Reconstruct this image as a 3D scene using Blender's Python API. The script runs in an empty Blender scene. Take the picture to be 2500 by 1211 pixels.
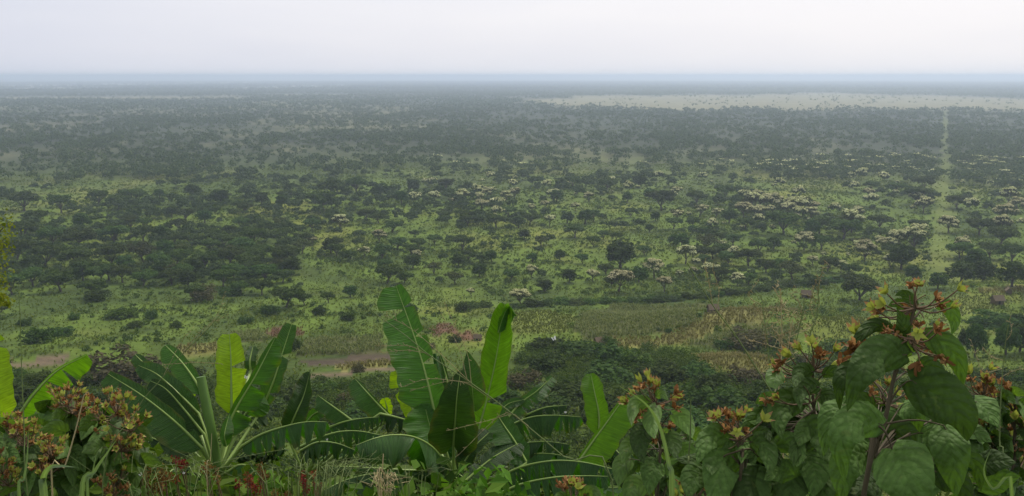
import bpy, math, random
import numpy as np
from mathutils import Vector

R = math.radians
sc = bpy.context.scene
COL = sc.collection
rng = np.random.default_rng(7)
random.seed(7)

# ------------------------------------------------------------------ camera
CAMZ, PITCH, F, CX, CY = 100.0, R(11.44), 2080.0, 1250.0, 605.5
cam_d = bpy.data.cameras.new("camera")
cam_d.sensor_width = 36.0
cam_d.lens = 36.0 * F / 2500.0
cam_d.clip_start = 0.05
cam_d.clip_end = 200000.0
cam = bpy.data.objects.new("camera", cam_d)
COL.objects.link(cam)
cam.location = (0, 0, CAMZ)
cam.rotation_euler = (R(90) - PITCH, 0, 0)
sc.camera = cam

# ------------------------------------------------------------------ world, sun, exposure
SUN_EL, SUN_AZ = R(52), R(32)          # azimuth clockwise from the view direction (+Y)
w = bpy.data.worlds.new("World")
sc.world = w
w.use_nodes = True
wn, wl = w.node_tree.nodes, w.node_tree.links
wn.clear()
sky = wn.new('ShaderNodeTexSky')
sky.sky_type = 'NISHITA'
sky.sun_disc = False
sky.sun_elevation = SUN_EL
sky.sun_rotation = SUN_AZ
sky.air_density = 1.0
sky.dust_density = 4.0
sky.ozone_density = 1.0
tc = wn.new('ShaderNodeTexCoord')
mp = wn.new('ShaderNodeMapping')
mp.inputs['Scale'].default_value = (3, 3, 16)
nz = wn.new('ShaderNodeTexNoise')
nz.inputs['Scale'].default_value = 1.3
nz.inputs['Detail'].default_value = 5
dt = wn.new('ShaderNodeVectorMath')                   # the overcast veil is whiter and brighter towards the sun behind it
dt.operation = 'DOT_PRODUCT'
dt.inputs[1].default_value = (math.sin(SUN_AZ) * math.cos(SUN_EL), math.cos(SUN_AZ) * math.cos(SUN_EL), math.sin(SUN_EL))
ad = wn.new('ShaderNodeMath'); ad.operation = 'MULTIPLY_ADD'
ad.inputs[1].default_value = 0.26
cr = wn.new('ShaderNodeValToRGB')
cr.color_ramp.elements[0].position = 0.34
cr.color_ramp.elements[0].color = (7.4, 7.75, 9.0, 1)
cr.color_ramp.elements[1].position = 0.80
cr.color_ramp.elements[1].color = (9.9, 9.75, 10.1, 1)
mx = wn.new('ShaderNodeMix')
mx.data_type = 'RGBA'
mx.inputs['Factor'].default_value = 0.85
bg = wn.new('ShaderNodeBackground')
bg.inputs['Strength'].default_value = 0.105
out = wn.new('ShaderNodeOutputWorld')
wl.new(tc.outputs['Generated'], mp.inputs['Vector'])
wl.new(mp.outputs[0], nz.inputs['Vector'])
wl.new(tc.outputs['Generated'], dt.inputs[0])
wl.new(nz.outputs['Fac'], ad.inputs[0]); wl.new(dt.outputs['Value'], ad.inputs[2])
wl.new(ad.outputs[0], cr.inputs['Fac'])
wl.new(sky.outputs[0], mx.inputs['A'])
wl.new(cr.outputs['Color'], mx.inputs['B'])
wl.new(mx.outputs['Result'], bg.inputs['Color'])
wl.new(bg.outputs[0], out.inputs['Surface'])

sun_d = bpy.data.lights.new("sun", 'SUN')
sun_d.energy = 2.9
sun_d.angle = R(7)
sun_d.color = (1.0, 0.94, 0.84)
sun = bpy.data.objects.new("sun", sun_d)
COL.objects.link(sun)
sdir = Vector((math.sin(SUN_AZ) * math.cos(SUN_EL), math.cos(SUN_AZ) * math.cos(SUN_EL), math.sin(SUN_EL)))
sun.rotation_euler = (-sdir).to_track_quat('-Z', 'Y').to_euler()
sun.location = (0, 0, 130)

sc.view_settings.view_transform = 'Standard'
sc.view_settings.look = 'None'
sc.view_settings.exposure = 0.0
sc.view_settings.gamma = 1.0
sc.render.engine = 'CYCLES'
cy = sc.cycles
cy.use_denoising = True
cy.max_bounces = 8
cy.diffuse_bounces = 3
cy.glossy_bounces = 2
cy.transmission_bounces = 5
cy.volume_bounces = 3
cy.sample_clamp_indirect = 4.0

HAZE_DENSITY = 1.65e-4
HAZE_COLOR = (0.685, 0.80, 0.965, 1)

# ------------------------------------------------------------------ helpers
def tag(o, label=None, cat=None, group=None, kind=None):
    if label: o['label'] = label
    if cat: o['category'] = cat
    if group: o['group'] = group
    if kind: o['kind'] = kind
    return o

def empty(name, loc):
    o = bpy.data.objects.new(name, None)
    o.empty_display_size = 0.3
    o.location = loc
    COL.objects.link(o)
    return o

class Geo:
    """collects arrays of verts / faces and makes ONE mesh"""
    def __init__(self):
        self.V, self.Q, self.T, self.UV, self.QM, self.TM, self.n = [], [], [], [], [], [], 0
    def add(self, V, Fc, m=0, uv=None):
        V = np.asarray(V, float); Fc = np.asarray(Fc, int)
        if len(V) == 0 or len(Fc) == 0: return
        self.V.append(V)
        self.UV.append(np.zeros((len(V), 2)) if uv is None else np.asarray(uv, float))
        if Fc.shape[1] == 4:
            self.Q.append(Fc + self.n); self.QM.append(np.full(len(Fc), m))
        else:
            self.T.append(Fc + self.n); self.TM.append(np.full(len(Fc), m))
        self.n += len(V)
    def mesh(self, name, mats, smooth=False, loc=None, col=None):
        V = np.concatenate(self.V)
        if loc is not None: V = V - np.asarray(loc)
        UV = np.concatenate(self.UV)
        q = np.concatenate(self.Q) if self.Q else np.zeros((0, 4), int)
        t = np.concatenate(self.T) if self.T else np.zeros((0, 3), int)
        mi = np.concatenate(self.QM + self.TM) if (self.QM or self.TM) else np.zeros(0)
        loops = np.concatenate([q.ravel(), t.ravel()]).astype(np.int32)
        starts = np.concatenate([np.arange(len(q)) * 4, len(q) * 4 + np.arange(len(t)) * 3]).astype(np.int32)
        me = bpy.data.meshes.new(name)
        me.vertices.add(len(V)); me.vertices.foreach_set('co', V.astype(np.float32).ravel())
        me.loops.add(len(loops)); me.loops.foreach_set('vertex_index', loops)
        me.polygons.add(len(starts)); me.polygons.foreach_set('loop_start', starts)
        me.polygons.foreach_set('material_index', mi.astype(np.int32))
        me.polygons.foreach_set('use_smooth', np.full(len(starts), smooth))
        ul = me.uv_layers.new(name='UVMap')
        ul.data.foreach_set('uv', UV[loops].astype(np.float32).ravel())
        if col is not None:
            a = me.attributes.new('land', 'FLOAT_COLOR', 'POINT')
            a.data.foreach_set('color', np.c_[col, np.ones(len(col))].astype(np.float32).ravel())
        for m in (mats if isinstance(mats, (list, tuple)) else [mats]): me.materials.append(m)
        me.update(calc_edges=True)
        return me
    def obj(self, name, mats, parent=None, smooth=False, col=None):
        loc = parent.location_abs if hasattr(parent, 'location_abs') else None
        me = self.mesh(name, mats, smooth, None if parent is None else ABS[parent.name], col)
        o = bpy.data.objects.new(name, me)
        COL.objects.link(o)
        if parent is not None:
            o.parent = parent
            ABS[o.name] = ABS[parent.name]
        return o

ABS = {}
def root(name, loc, label, cat, group=None):
    o = empty(name, loc)
    ABS[o.name] = np.array(loc, float)
    return tag(o, label, cat, group)

def nrm(a):
    return a / np.maximum(np.linalg.norm(a, axis=-1, keepdims=True), 1e-9)

def tube(geo, P, rad, sides=6, m=0, cap=False):
    P = np.asarray(P, float); n = len(P)
    rad = np.broadcast_to(np.asarray(rad, float), (n,))
    T = nrm(np.gradient(P, axis=0))
    ref = np.array([0.13, 0.21, 0.97]) if abs(T[0] @ np.array([0.13, 0.21, 0.97])) < 0.9 else np.array([1., 0.1, 0.])
    A = nrm(np.cross(T, ref)); B = np.cross(T, A)
    a = np.linspace(0, 2 * math.pi, sides, endpoint=False)
    V = P[:, None] + rad[:, None, None] * (np.cos(a)[None, :, None] * A[:, None] + np.sin(a)[None, :, None] * B[:, None])
    i = np.arange(n - 1)[:, None] * sides; j = np.arange(sides)[None]; k = (j + 1) % sides
    Fc = np.stack([i + j, i + k, i + sides + k, i + sides + j], -1).reshape(-1, 4)
    uv = np.stack(np.broadcast_arrays(np.linspace(0, 1, n)[:, None], a[None] / 6.283), -1).reshape(-1, 2)
    geo.add(V.reshape(-1, 3), Fc, m, uv)
    if cap:
        for e, c in ((0, P[0]), (n - 1, P[-1])):
            Vc = np.vstack([V[e], c])
            geo.add(Vc, [[jj, (jj + 1) % sides, sides] for jj in range(sides)], m)

def spline(P, n):
    P = np.asarray(P, float)
    if len(P) == 2:
        t = np.linspace(0, 1, n)[:, None]
        return P[0] * (1 - t) + P[1] * t
    Q = np.vstack([2 * P[0] - P[1], P, 2 * P[-1] - P[-2]])
    seg = np.linalg.norm(np.diff(P, axis=0), axis=1) ** 0.7
    cu = np.r_[0, np.cumsum(seg)] / seg.sum()
    t = np.linspace(0, 1, n)
    k = np.clip(np.searchsorted(cu, t, side='right') - 1, 0, len(P) - 2)
    u = ((t - cu[k]) / (cu[k + 1] - cu[k]))[:, None]
    p0, p1, p2, p3 = Q[k], Q[k + 1], Q[k + 2], Q[k + 3]
    return 0.5 * (2 * p1 + (p2 - p0) * u + (2 * p0 - 5 * p1 + 4 * p2 - p3) * u ** 2 + (3 * p1 - p0 - 3 * p2 + p3) * u ** 3)

def vnoise(x, y, s=0):
    """smooth value noise in [-1,1]"""
    x = np.asarray(x, float); y = np.asarray(y, float)
    xi = np.floor(x).astype(np.int64); yi = np.floor(y).astype(np.int64)
    fx = x - xi; fy = y - yi
    fx = fx * fx * (3 - 2 * fx); fy = fy * fy * (3 - 2 * fy)
    def h(a, b):
        n = (a * 374761393 + b * 668265263 + s * 974634777) & 0xffffffff
        n = ((n ^ (n >> 13)) * 1274126177) & 0xffffffff
        return ((n ^ (n >> 16)) & 0xffff) / 32767.5 - 1
    return (h(xi, yi) * (1 - fx) + h(xi + 1, yi) * fx) * (1 - fy) + (h(xi, yi + 1) * (1 - fx) + h(xi + 1, yi + 1) * fx) * fy

def fbm(x, y, s=0, o=3):
    r = 0; a = 1; t = 0
    for k in range(o):
        r = r + a * vnoise(x * 2 ** k, y * 2 ** k, s + k * 17); t += a; a *= 0.5
    return r / t

CP, SP = math.cos(PITCH), math.sin(PITCH)
def ray(px, py):
    X = (np.asarray(px, float) - CX) / F; v = (np.asarray(py, float) - CY) / F
    return np.stack(np.broadcast_arrays(X, CP - v * SP, -SP - v * CP), -1)
def P3(px, py, d):
    return np.array([0, 0, CAMZ]) + ray(px, py) * d
def proj(p):
    q = np.asarray(p, float) - np.array([0, 0, CAMZ])
    f = q[..., 1] * CP - q[..., 2] * SP
    u = q[..., 1] * SP + q[..., 2] * CP
    f = np.where(np.abs(f) < 1e-6, 1e-6, f)
    return CX + F * q[..., 0] / f, CY - F * u / f, f

# ------------------------------------------------------------------ terrain height
_pD = np.array([-300, -40, 0, 2, 5, 10, 30, 80, 125, 160, 220, 280, 340, 400, 470, 560, 70000.])
_pZ = np.array([104, 99.5, 98.3, 97.4, 95.4, 92, 77, 54, 41, 34.5, 24.5, 16, 8.5, 3.0, 0.6, 0, 0])
def _prof(D):
    z = 0
    for k, wgt in ((-0.12, .25), (0, .5), (0.12, .25)):
        z = z + wgt * np.interp(D * (1 + k), _pD, _pZ)
    return z
def H(x, y):
    x = np.asarray(x, float); y = np.asarray(y, float)
    z = _prof(y + 0.03 * np.abs(y) * vnoise(x / 90, y / 200 + 5, 3))
    e = np.clip((y - 90) / 60, 0, 1) * np.clip((520 - y) / 160, 0, 1)
    z = z + e * 2.2 * fbm(x / 55, y / 40, 11, 2)
    z = z + 5.0 * np.exp(-((x - 75) / 38) ** 2 - ((y - 268) / 26) ** 2)
    z = z + 3.6 * np.exp(-((x - 56) / 24) ** 2 - ((y - 205) / 15) ** 2)
    z = z + 3.5 * np.exp(-((x - 190) / 60) ** 2 - ((y - 350) / 22) ** 2)
    return z
def G(px, py, dmax=65000.0):
    """where the sight line through a photo pixel meets the terrain"""
    d = ray(px, py).reshape(-1, 3)
    t = np.full(len(d), 100.0); dt = 1.01
    lo = t.copy(); hit = np.zeros(len(d), bool)
    for _ in range(700):
        nt = np.where(hit, t, t * dt)
        p = np.array([0, 0, CAMZ]) + d * nt[:, None]
        below = p[:, 2] < H(p[:, 0], p[:, 1])
        lo = np.where(hit, lo, np.where(below, t, lo))
        t = nt
        hit |= below
        if hit.all() or t.min() > dmax: break
    hi = t.copy()
    for _ in range(14):
        m = 0.5 * (lo + hi)
        p = np.array([0, 0, CAMZ]) + d * m[:, None]
        b = p[:, 2] < H(p[:, 0], p[:, 1])
        hi = np.where(b, m, hi); lo = np.where(b, lo, m)
    p = np.array([0, 0, CAMZ]) + d * hi[:, None]
    p[:, 2] = H(p[:, 0], p[:, 1])
    return p
def G1(px, py): return G(np.array([px]), np.array([py]))[0]

def inpoly(x, y, poly):
    r = np.zeros(np.shape(x), bool)
    n = len(poly); j = n - 1
    for i in range(n):
        xi, yi = poly[i]; xj, yj = poly[j]
        c = ((yi > y) != (yj > y)) & (x < (xj - xi) * (y - yi) / (yj - yi + 1e-12) + xi)
        r ^= c; j = i
    return r

# ------------------------------------------------------------------ materials
def newmat(name):
    m = bpy.data.materials.new(name); m.use_nodes = True
    n = m.node_tree.nodes; n.clear()
    return m, n, m.node_tree.links
def rgb(c): return (c[0], c[1], c[2], 1)
def mixrgb(n, l, fac, a, b, mode='MIX'):
    k = n.new('ShaderNodeMix'); k.data_type = 'RGBA'; k.blend_type = mode
    for s, v in (('Factor', fac), ('A', a), ('B', b)):
        if hasattr(v, 'is_linked'): l.new(v, k.inputs[s])
        elif s == 'Factor': k.inputs[s].default_value = v
        else: k.inputs[s].default_value = rgb(v)
    return k.outputs['Result']
def maths(n, l, op, a, b=None, c=None):
    k = n.new('ShaderNodeMath'); k.operation = op
    for i, v in enumerate((a, b, c)):
        if v is None: continue
        if hasattr(v, 'is_linked'): l.new(v, k.inputs[i])
        else: k.inputs[i].default_value = v
    return k.outputs[0]
def foliage(name, c1, c2, trans=0.25, rough=0.6, tcol=None, objvar=0.35, spec=0.25):
    """leaf-clump material: colour differs from leaf clump to leaf clump and from plant to plant"""
    m, n, l = newmat(name)
    g = n.new('ShaderNodeNewGeometry'); oi = n.new('ShaderNodeObjectInfo')
    c = mixrgb(n, l, g.outputs['Random Per Island'], c1, c2)
    hs = n.new('ShaderNodeHueSaturation')
    l.new(c, hs.inputs['Color'])
    l.new(maths(n, l, 'MULTIPLY_ADD', oi.outputs['Random'], objvar * 2, 1 - objvar), hs.inputs['Value'])
    l.new(maths(n, l, 'MULTIPLY_ADD', oi.outputs['Random'], 0.04, 0.48), hs.inputs['Hue'])
    p = n.new('ShaderNodeBsdfPrincipled'); p.inputs['Roughness'].default_value = max(rough, .8)
    p.inputs['Specular IOR Level'].default_value = spec * .35
    l.new(hs.outputs[0], p.inputs['Base Color'])
    o = n.new('ShaderNodeOutputMaterial')
    if trans:
        t = n.new('ShaderNodeBsdfTranslucent'); s = n.new('ShaderNodeMixShader')
        s.inputs[0].default_value = trans
        l.new(mixrgb(n, l, 1.0, hs.outputs[0], tcol or (1.3, 1.5, 0.6), 'MULTIPLY'), t.inputs['Color'])
        l.new(p.outputs[0], s.inputs[1]); l.new(t.outputs[0], s.inputs[2]); l.new(s.outputs[0], o.inputs[0])
    else:
        l.new(p.outputs[0], o.inputs[0])
    return m
def simple(name, c, rough=0.7, noise=0.3, scale=8.0, spec=0.3, trans=0.0):
    m, n, l = newmat(name)
    t = n.new('ShaderNodeTexNoise'); t.inputs['Scale'].default_value = scale; t.inputs['Detail'].default_value = 5
    tc = n.new('ShaderNodeTexCoord'); l.new(tc.outputs['Object'], t.inputs['Vector'])
    col = mixrgb(n, l, t.outputs['Fac'], [k * (1 - noise) for k in c], [min(1, k * (1 + noise)) for k in c])
    p = n.new('ShaderNodeBsdfPrincipled'); p.inputs['Roughness'].default_value = rough
    p.inputs['Specular IOR Level'].default_value = spec
    l.new(col, p.inputs['Base Color'])
    o = n.new('ShaderNodeOutputMaterial')
    if trans:
        tr = n.new('ShaderNodeBsdfTranslucent'); s = n.new('ShaderNodeMixShader'); s.inputs[0].default_value = trans
        l.new(col, tr.inputs['Color']); l.new(p.outputs[0], s.inputs[1]); l.new(tr.outputs[0], s.inputs[2]); l.new(s.outputs[0], o.inputs[0])
    else: l.new(p.outputs[0], o.inputs[0])
    return m
def bladem(name, top, under, tcol, trans=0.4, rough=0.42, spec=0.4, nv=40, slope=1.2, bump=0.3, var=0.12, quilt=0.0, spots=0.0, edge=0.0):
    """big-leaf material in leaf UVs: u along the midrib, v across it (0.5 = midrib)"""
    m, n, l = newmat(name)
    uv = n.new('ShaderNodeUVMap'); sx = n.new('ShaderNodeSeparateXYZ'); l.new(uv.outputs[0], sx.inputs[0])
    av = maths(n, l, 'ABSOLUTE', maths(n, l, 'SUBTRACT', sx.outputs['Y'], 0.5))
    ph = maths(n, l, 'SUBTRACT', maths(n, l, 'MULTIPLY', sx.outputs['X'], float(nv)), maths(n, l, 'MULTIPLY', av, slope * nv / 6.0))
    tri = maths(n, l, 'PINGPONG', ph, 0.5)
    vein = maths(n, l, 'SMOOTH_MIN', maths(n, l, 'MULTIPLY', tri, 4.0), 1.0, 0.4)     # 0 in the vein, 1 between
    no = n.new('ShaderNodeTexNoise'); no.inputs['Scale'].default_value = 6; no.inputs['Detail'].default_value = 6
    tc = n.new('ShaderNodeTexCoord'); l.new(tc.outputs['Object'], no.inputs['Vector'])
    st = n.new('ShaderNodeTexNoise'); st.inputs['Scale'].default_value = 1.0; st.inputs['Detail'].default_value = 3
    cm = n.new('ShaderNodeCombineXYZ'); l.new(maths(n, l, 'MULTIPLY', ph, .85 if nv > 20 else 1.7), cm.inputs[0]); l.new(maths(n, l, 'MULTIPLY', sx.outputs['Y'], 3.0), cm.inputs[1])
    l.new(cm.outputs[0], st.inputs['Vector'])
    g = n.new('ShaderNodeNewGeometry'); oi = n.new('ShaderNodeObjectInfo')
    c = mixrgb(n, l, g.outputs['Backfacing'], top, under)
    vc = .24 if quilt else .10
    val = maths(n, l, 'MULTIPLY_ADD', no.outputs['Fac'], 0.7, 0.65)
    val = maths(n, l, 'MULTIPLY', val, maths(n, l, 'MULTIPLY_ADD', st.outputs['Fac'], 1.3, 0.35))  # streaks paint the light and dark bands of the pleats into the colour
    val = maths(n, l, 'MULTIPLY', val, maths(n, l, 'MULTIPLY_ADD', oi.outputs['Random'], 2 * var, 1 - var))
    val = maths(n, l, 'MULTIPLY', val, maths(n, l, 'MULTIPLY_ADD', vein, vc, 1.03 - vc))  # vein grooves darkened in the colour, as shade in the creases
    hs = n.new('ShaderNodeHueSaturation'); l.new(c, hs.inputs['Color']); l.new(val, hs.inputs['Value'])
    colr = hs.outputs[0]
    if spots:
        vo = n.new('ShaderNodeTexNoise'); vo.inputs['Scale'].default_value = 45; vo.inputs['Detail'].default_value = 2
        l.new(tc.outputs['Object'], vo.inputs['Vector'])
        rp = n.new('ShaderNodeMapRange'); rp.inputs[1].default_value = 0.66; rp.inputs[2].default_value = 0.72
        rp.inputs[4].default_value = spots; l.new(vo.outputs['Fac'], rp.inputs[0])
        colr = mixrgb(n, l, rp.outputs[0], colr, (0.16, 0.19, 0.05))
    if edge:                                              # withered margin
        ed = n.new('ShaderNodeMapRange'); ed.inputs[1].default_value = .40; ed.inputs[2].default_value = .50
        l.new(maths(n, l, 'MULTIPLY_ADD', no.outputs['Fac'], .5, maths(n, l, 'SUBTRACT', av, .27)), ed.inputs[0])
        colr = mixrgb(n, l, maths(n, l, 'MULTIPLY', ed.outputs[0], edge), colr, (0.10, 0.09, 0.022))
    hgt = maths(n, l, 'MULTIPLY', vein, .45 if quilt else 1.0)
    if not quilt: hgt = maths(n, l, 'ADD', maths(n, l, 'MULTIPLY', st.outputs['Fac'], 5.0), hgt)
    if quilt:
        vq = n.new('ShaderNodeTexVoronoi'); vq.inputs['Scale'].default_value = 70.0
        l.new(tc.outputs['Object'], vq.inputs['Vector'])
        hgt = maths(n, l, 'SUBTRACT', hgt, maths(n, l, 'MULTIPLY', vq.outputs['Distance'], quilt))
    bp = n.new('ShaderNodeBump'); bp.inputs['Strength'].default_value = bump; bp.inputs['Distance'].default_value = 0.004
    l.new(hgt, bp.inputs['Height'])
    p = n.new('ShaderNodeBsdfPrincipled'); p.inputs['Roughness'].default_value = rough
    p.inputs['Specular IOR Level'].default_value = spec
    l.new(colr, p.inputs['Base Color']); l.new(bp.outputs[0], p.inputs['Normal'])
    t = n.new('ShaderNodeBsdfTranslucent'); l.new(mixrgb(n, l, 1.0, colr, tcol, 'MULTIPLY'), t.inputs['Color'])
    l.new(bp.outputs[0], t.inputs['Normal'])
    s = n.new('ShaderNodeMixShader'); s.inputs[0].default_value = trans
    o = n.new('ShaderNodeOutputMaterial')
    l.new(p.outputs[0], s.inputs[1]); l.new(t.outputs[0], s.inputs[2]); l.new(s.outputs[0], o.inputs[0])
    return m

M = {}
M['bark'] = simple('bark', (0.075, 0.06, 0.045), 0.9, 0.4, 3)
M['acacia'] = foliage('acacia_leaf', (0.028, 0.054, 0.010), (0.076, 0.112, 0.020), 0.25)
M['acacia_grey'] = foliage('olive_leaf', (0.040, 0.054, 0.014), (0.085, 0.095, 0.028), 0.22)
M['dark_leaf'] = foliage('dark_leaf', (0.022, 0.046, 0.009), (0.064, 0.102, 0.018), 0.25)
M['blossom'] = foliage('pale_blossom', (0.33, 0.335, 0.15), (0.68, 0.66, 0.36), 0.25, tcol=(1, 1, .8), objvar=0.18)
M['bush'] = foliage('bush_leaf', (0.026, 0.054, 0.007), (0.080, 0.120, 0.018), 0.25)
M['bush_brown'] = foliage('dry_bush_leaf', (0.045, 0.045, 0.02), (0.10, 0.085, 0.04), 0.2)
M['scrub'] = foliage('scrub_leaf', (0.066, 0.102, 0.012), (0.145, 0.175, 0.028), 0.3)
M['far_wood'] = foliage('far_wood_leaf', (0.027, 0.047, 0.014), (0.074, 0.098, 0.028), 0.2)
M['maize'] = foliage('maize_leaf', (0.07, 0.09, 0.022), (0.17, 0.175, 0.06), 0.25)
M['straw_crop'] = foliage('ripe_crop_leaf', (0.13, 0.135, 0.032), (0.27, 0.245, 0.085), 0.25)
M['green_crop'] = foliage('green_crop_leaf', (0.10, 0.14, 0.018), (0.145, 0.185, 0.03), 0.3)
M['red_crop'] = foliage('rust_crop_leaf', (0.075, 0.045, 0.018), (0.13, 0.07, 0.03), 0.2)

# ------------------------------------------------------------------ land cover polygons (traced once, kept as patches of land)
def wp(pts):
    a = np.array(pts, float)
    return G(a[:, 0], a[:, 1])[:, :2]
FIELD = {
 'maize': [wp([(1400, 815), (1420, 770), (1500, 745), (1720, 742), (1700, 790), (1560, 818), (1440, 830)]),
           wp([(735, 868), (760, 826), (930, 822), (950, 855), (850, 866)]),
           wp([(560, 815), (640, 806), (660, 830), (570, 840)]),
           wp([(1660, 845), (1800, 800), (1960, 800), (1940, 842), (1800, 845)])],
 'green_crop': [wp([(1245, 765), (1330, 758), (1410, 772), (1390, 818), (1255, 812)]),
           wp([(1950, 800), (2060, 770), (2190, 790), (2160, 830), (1990, 835)]),
           wp([(2290, 790), (2330, 718), (2420, 712), (2500, 722), (2500, 735), (2400, 760)])],
 'straw_crop': [wp([(1680, 872), (1770, 862), (1860, 868), (1900, 900), (1890, 925), (1790, 908), (1720, 892)]),
           wp([(1480, 828), (1600, 822), (1690, 790), (1730, 768), (1880, 750), (1960, 760), (1860, 785), (1760, 800), (1690, 838), (1590, 852), (1490, 850)]),
           wp([(430, 850), (540, 838), (545, 864), (440, 872)]),
           wp([(820, 893), (960, 880), (962, 892), (830, 906)]),
           wp([(2380, 705), (2500, 700), (2500, 716), (2390, 716)])],
 'soil': [wp([(735, 876), (850, 868), (965, 862), (965, 884), (850, 890), (755, 893)])],
 'pink': [wp([(20, 888), (90, 876), (185, 868), (170, 880), (95, 893), (20, 899)]),
          wp([(740, 912), (850, 905), (965, 894), (965, 904), (860, 915), (745, 922)])],
 'red': [wp([(640, 806), (690, 797), (750, 799), (742, 819), (655, 826)]), wp([(1060, 800), (1085, 786), (1112, 792), (1114, 814), (1066, 818)]),
         wp([(1110, 812), (1150, 806), (1175, 830), (1120, 836)])],
}
CUT = wp([(2300, 270), (2302, 300), (2299, 380), (2288, 470), (2278, 560), (2255, 690), (2345, 690), (2326, 560), (2321, 470), (2319, 380), (2315, 300), (2311, 270)])
def in_any(x, y, key):
    r = np.zeros(np.shape(x), bool)
    for p in FIELD[key]: r |= inpoly(x, y, p)
    return r
def in_field(x, y):
    r = np.zeros(np.shape(x), bool)
    for k in FIELD: r |= in_any(x, y, k)
    return r

def smooth(a, lo, hi):
    t = np.clip((a - lo) / (hi - lo), 0, 1); return t * t * (3 - 2 * t)

# grassy clearings far out on the plain: (centre x px, centre y px, half width px, half height px) kept as world ellipses
def clearing(cx, cy, rx, ry):
    a = G(np.array([cx - rx, cx + rx, cx, cx]), np.array([cy, cy, cy - ry, cy + ry]))
    return (a[0, 0] + a[1, 0]) / 2, (a[2, 1] + a[3, 1]) / 2, (a[1, 0] - a[0, 0]) / 2, (a[2, 1] - a[3, 1]) / 2
PALE = [clearing(1760, 252, 460, 21), clearing(2150, 253, 460, 23), clearing(2440, 256, 360, 28), clearing(1370, 250, 130, 9),
        clearing(60, 312, 150, 20), clearing(330, 278, 170, 9), clearing(690, 214, 140, 7), clearing(480, 283, 140, 7), clearing(270, 208, 380, 8),
        clearing(40, 219, 200, 7), clearing(300, 240, 430, 5.0), clearing(800, 232, 300, 2.0)]
def pale(x, y, edge=0.45):
    r = np.zeros(np.shape(x))
    for i, (a, b, c, d) in enumerate(PALE):
        k = np.sqrt(((x - a) / c) ** 2 + ((y - b) / d) ** 2) + edge * fbm(x / (c * 0.25), y / (d * 0.5), 5, 3)
        r = np.maximum(r, (1 - smooth(k, 0.7, 1.05)) * (1.0 if i < 4 else .3 if i in (4, 5, 7) else .8))
    return r

def wooded(x, y, px, py):
    """trees per 1000 square metres"""
    big = fbm(x / 170, y / 230, 21, 3); mid = fbm(x / 48, y / 70, 31, 2)
    d = np.zeros(np.shape(x))
    left = smooth(-px, -820, -640)
    right = smooth(px, 1620, 1800)
    near = (py > 560) & (py <= 705)
    d = np.where(near, 2.1 + 16 * left + 7.5 * right, d)
    d = np.where((py > 430) & (py <= 560), 5.2 + 3.0 * left + 6.5 * right, d)
    d = np.where((py > 330) & (py <= 430), 7.0 + 0.0 * left, d)
    d = np.where((py > 180) & (py <= 330), 3.6, d)
    d = np.where((py > 705), 0.10, d)
    k = np.where(py > 560, smooth(mid + 0.6 * big, -0.12, 0.22), smooth(mid * 0.9 + big, -0.12, 0.2) + np.where(py < 430, .34, .12))
    k = np.where((left > .5) & (py > 560), smooth(mid + big, -0.95, -0.35), k)
    d = d * k
    d = d * (1 - 0.97 * np.minimum(1, 1.6 * pale(x, y))) * np.where(inpoly(x + np.minimum(y * .005, 4) * fbm(y / 30, x / 30, 88, 2), y, CUT), 0.0, 1.0)
    d = np.where(in_field(x, y), 0, d)
    # a strip of open meadow on the left beyond the wood
    d = d * (1 - 0.8 * np.exp(-((py - 468) / 16) ** 2) * smooth(-px, -620, -380))
    return d

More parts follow.
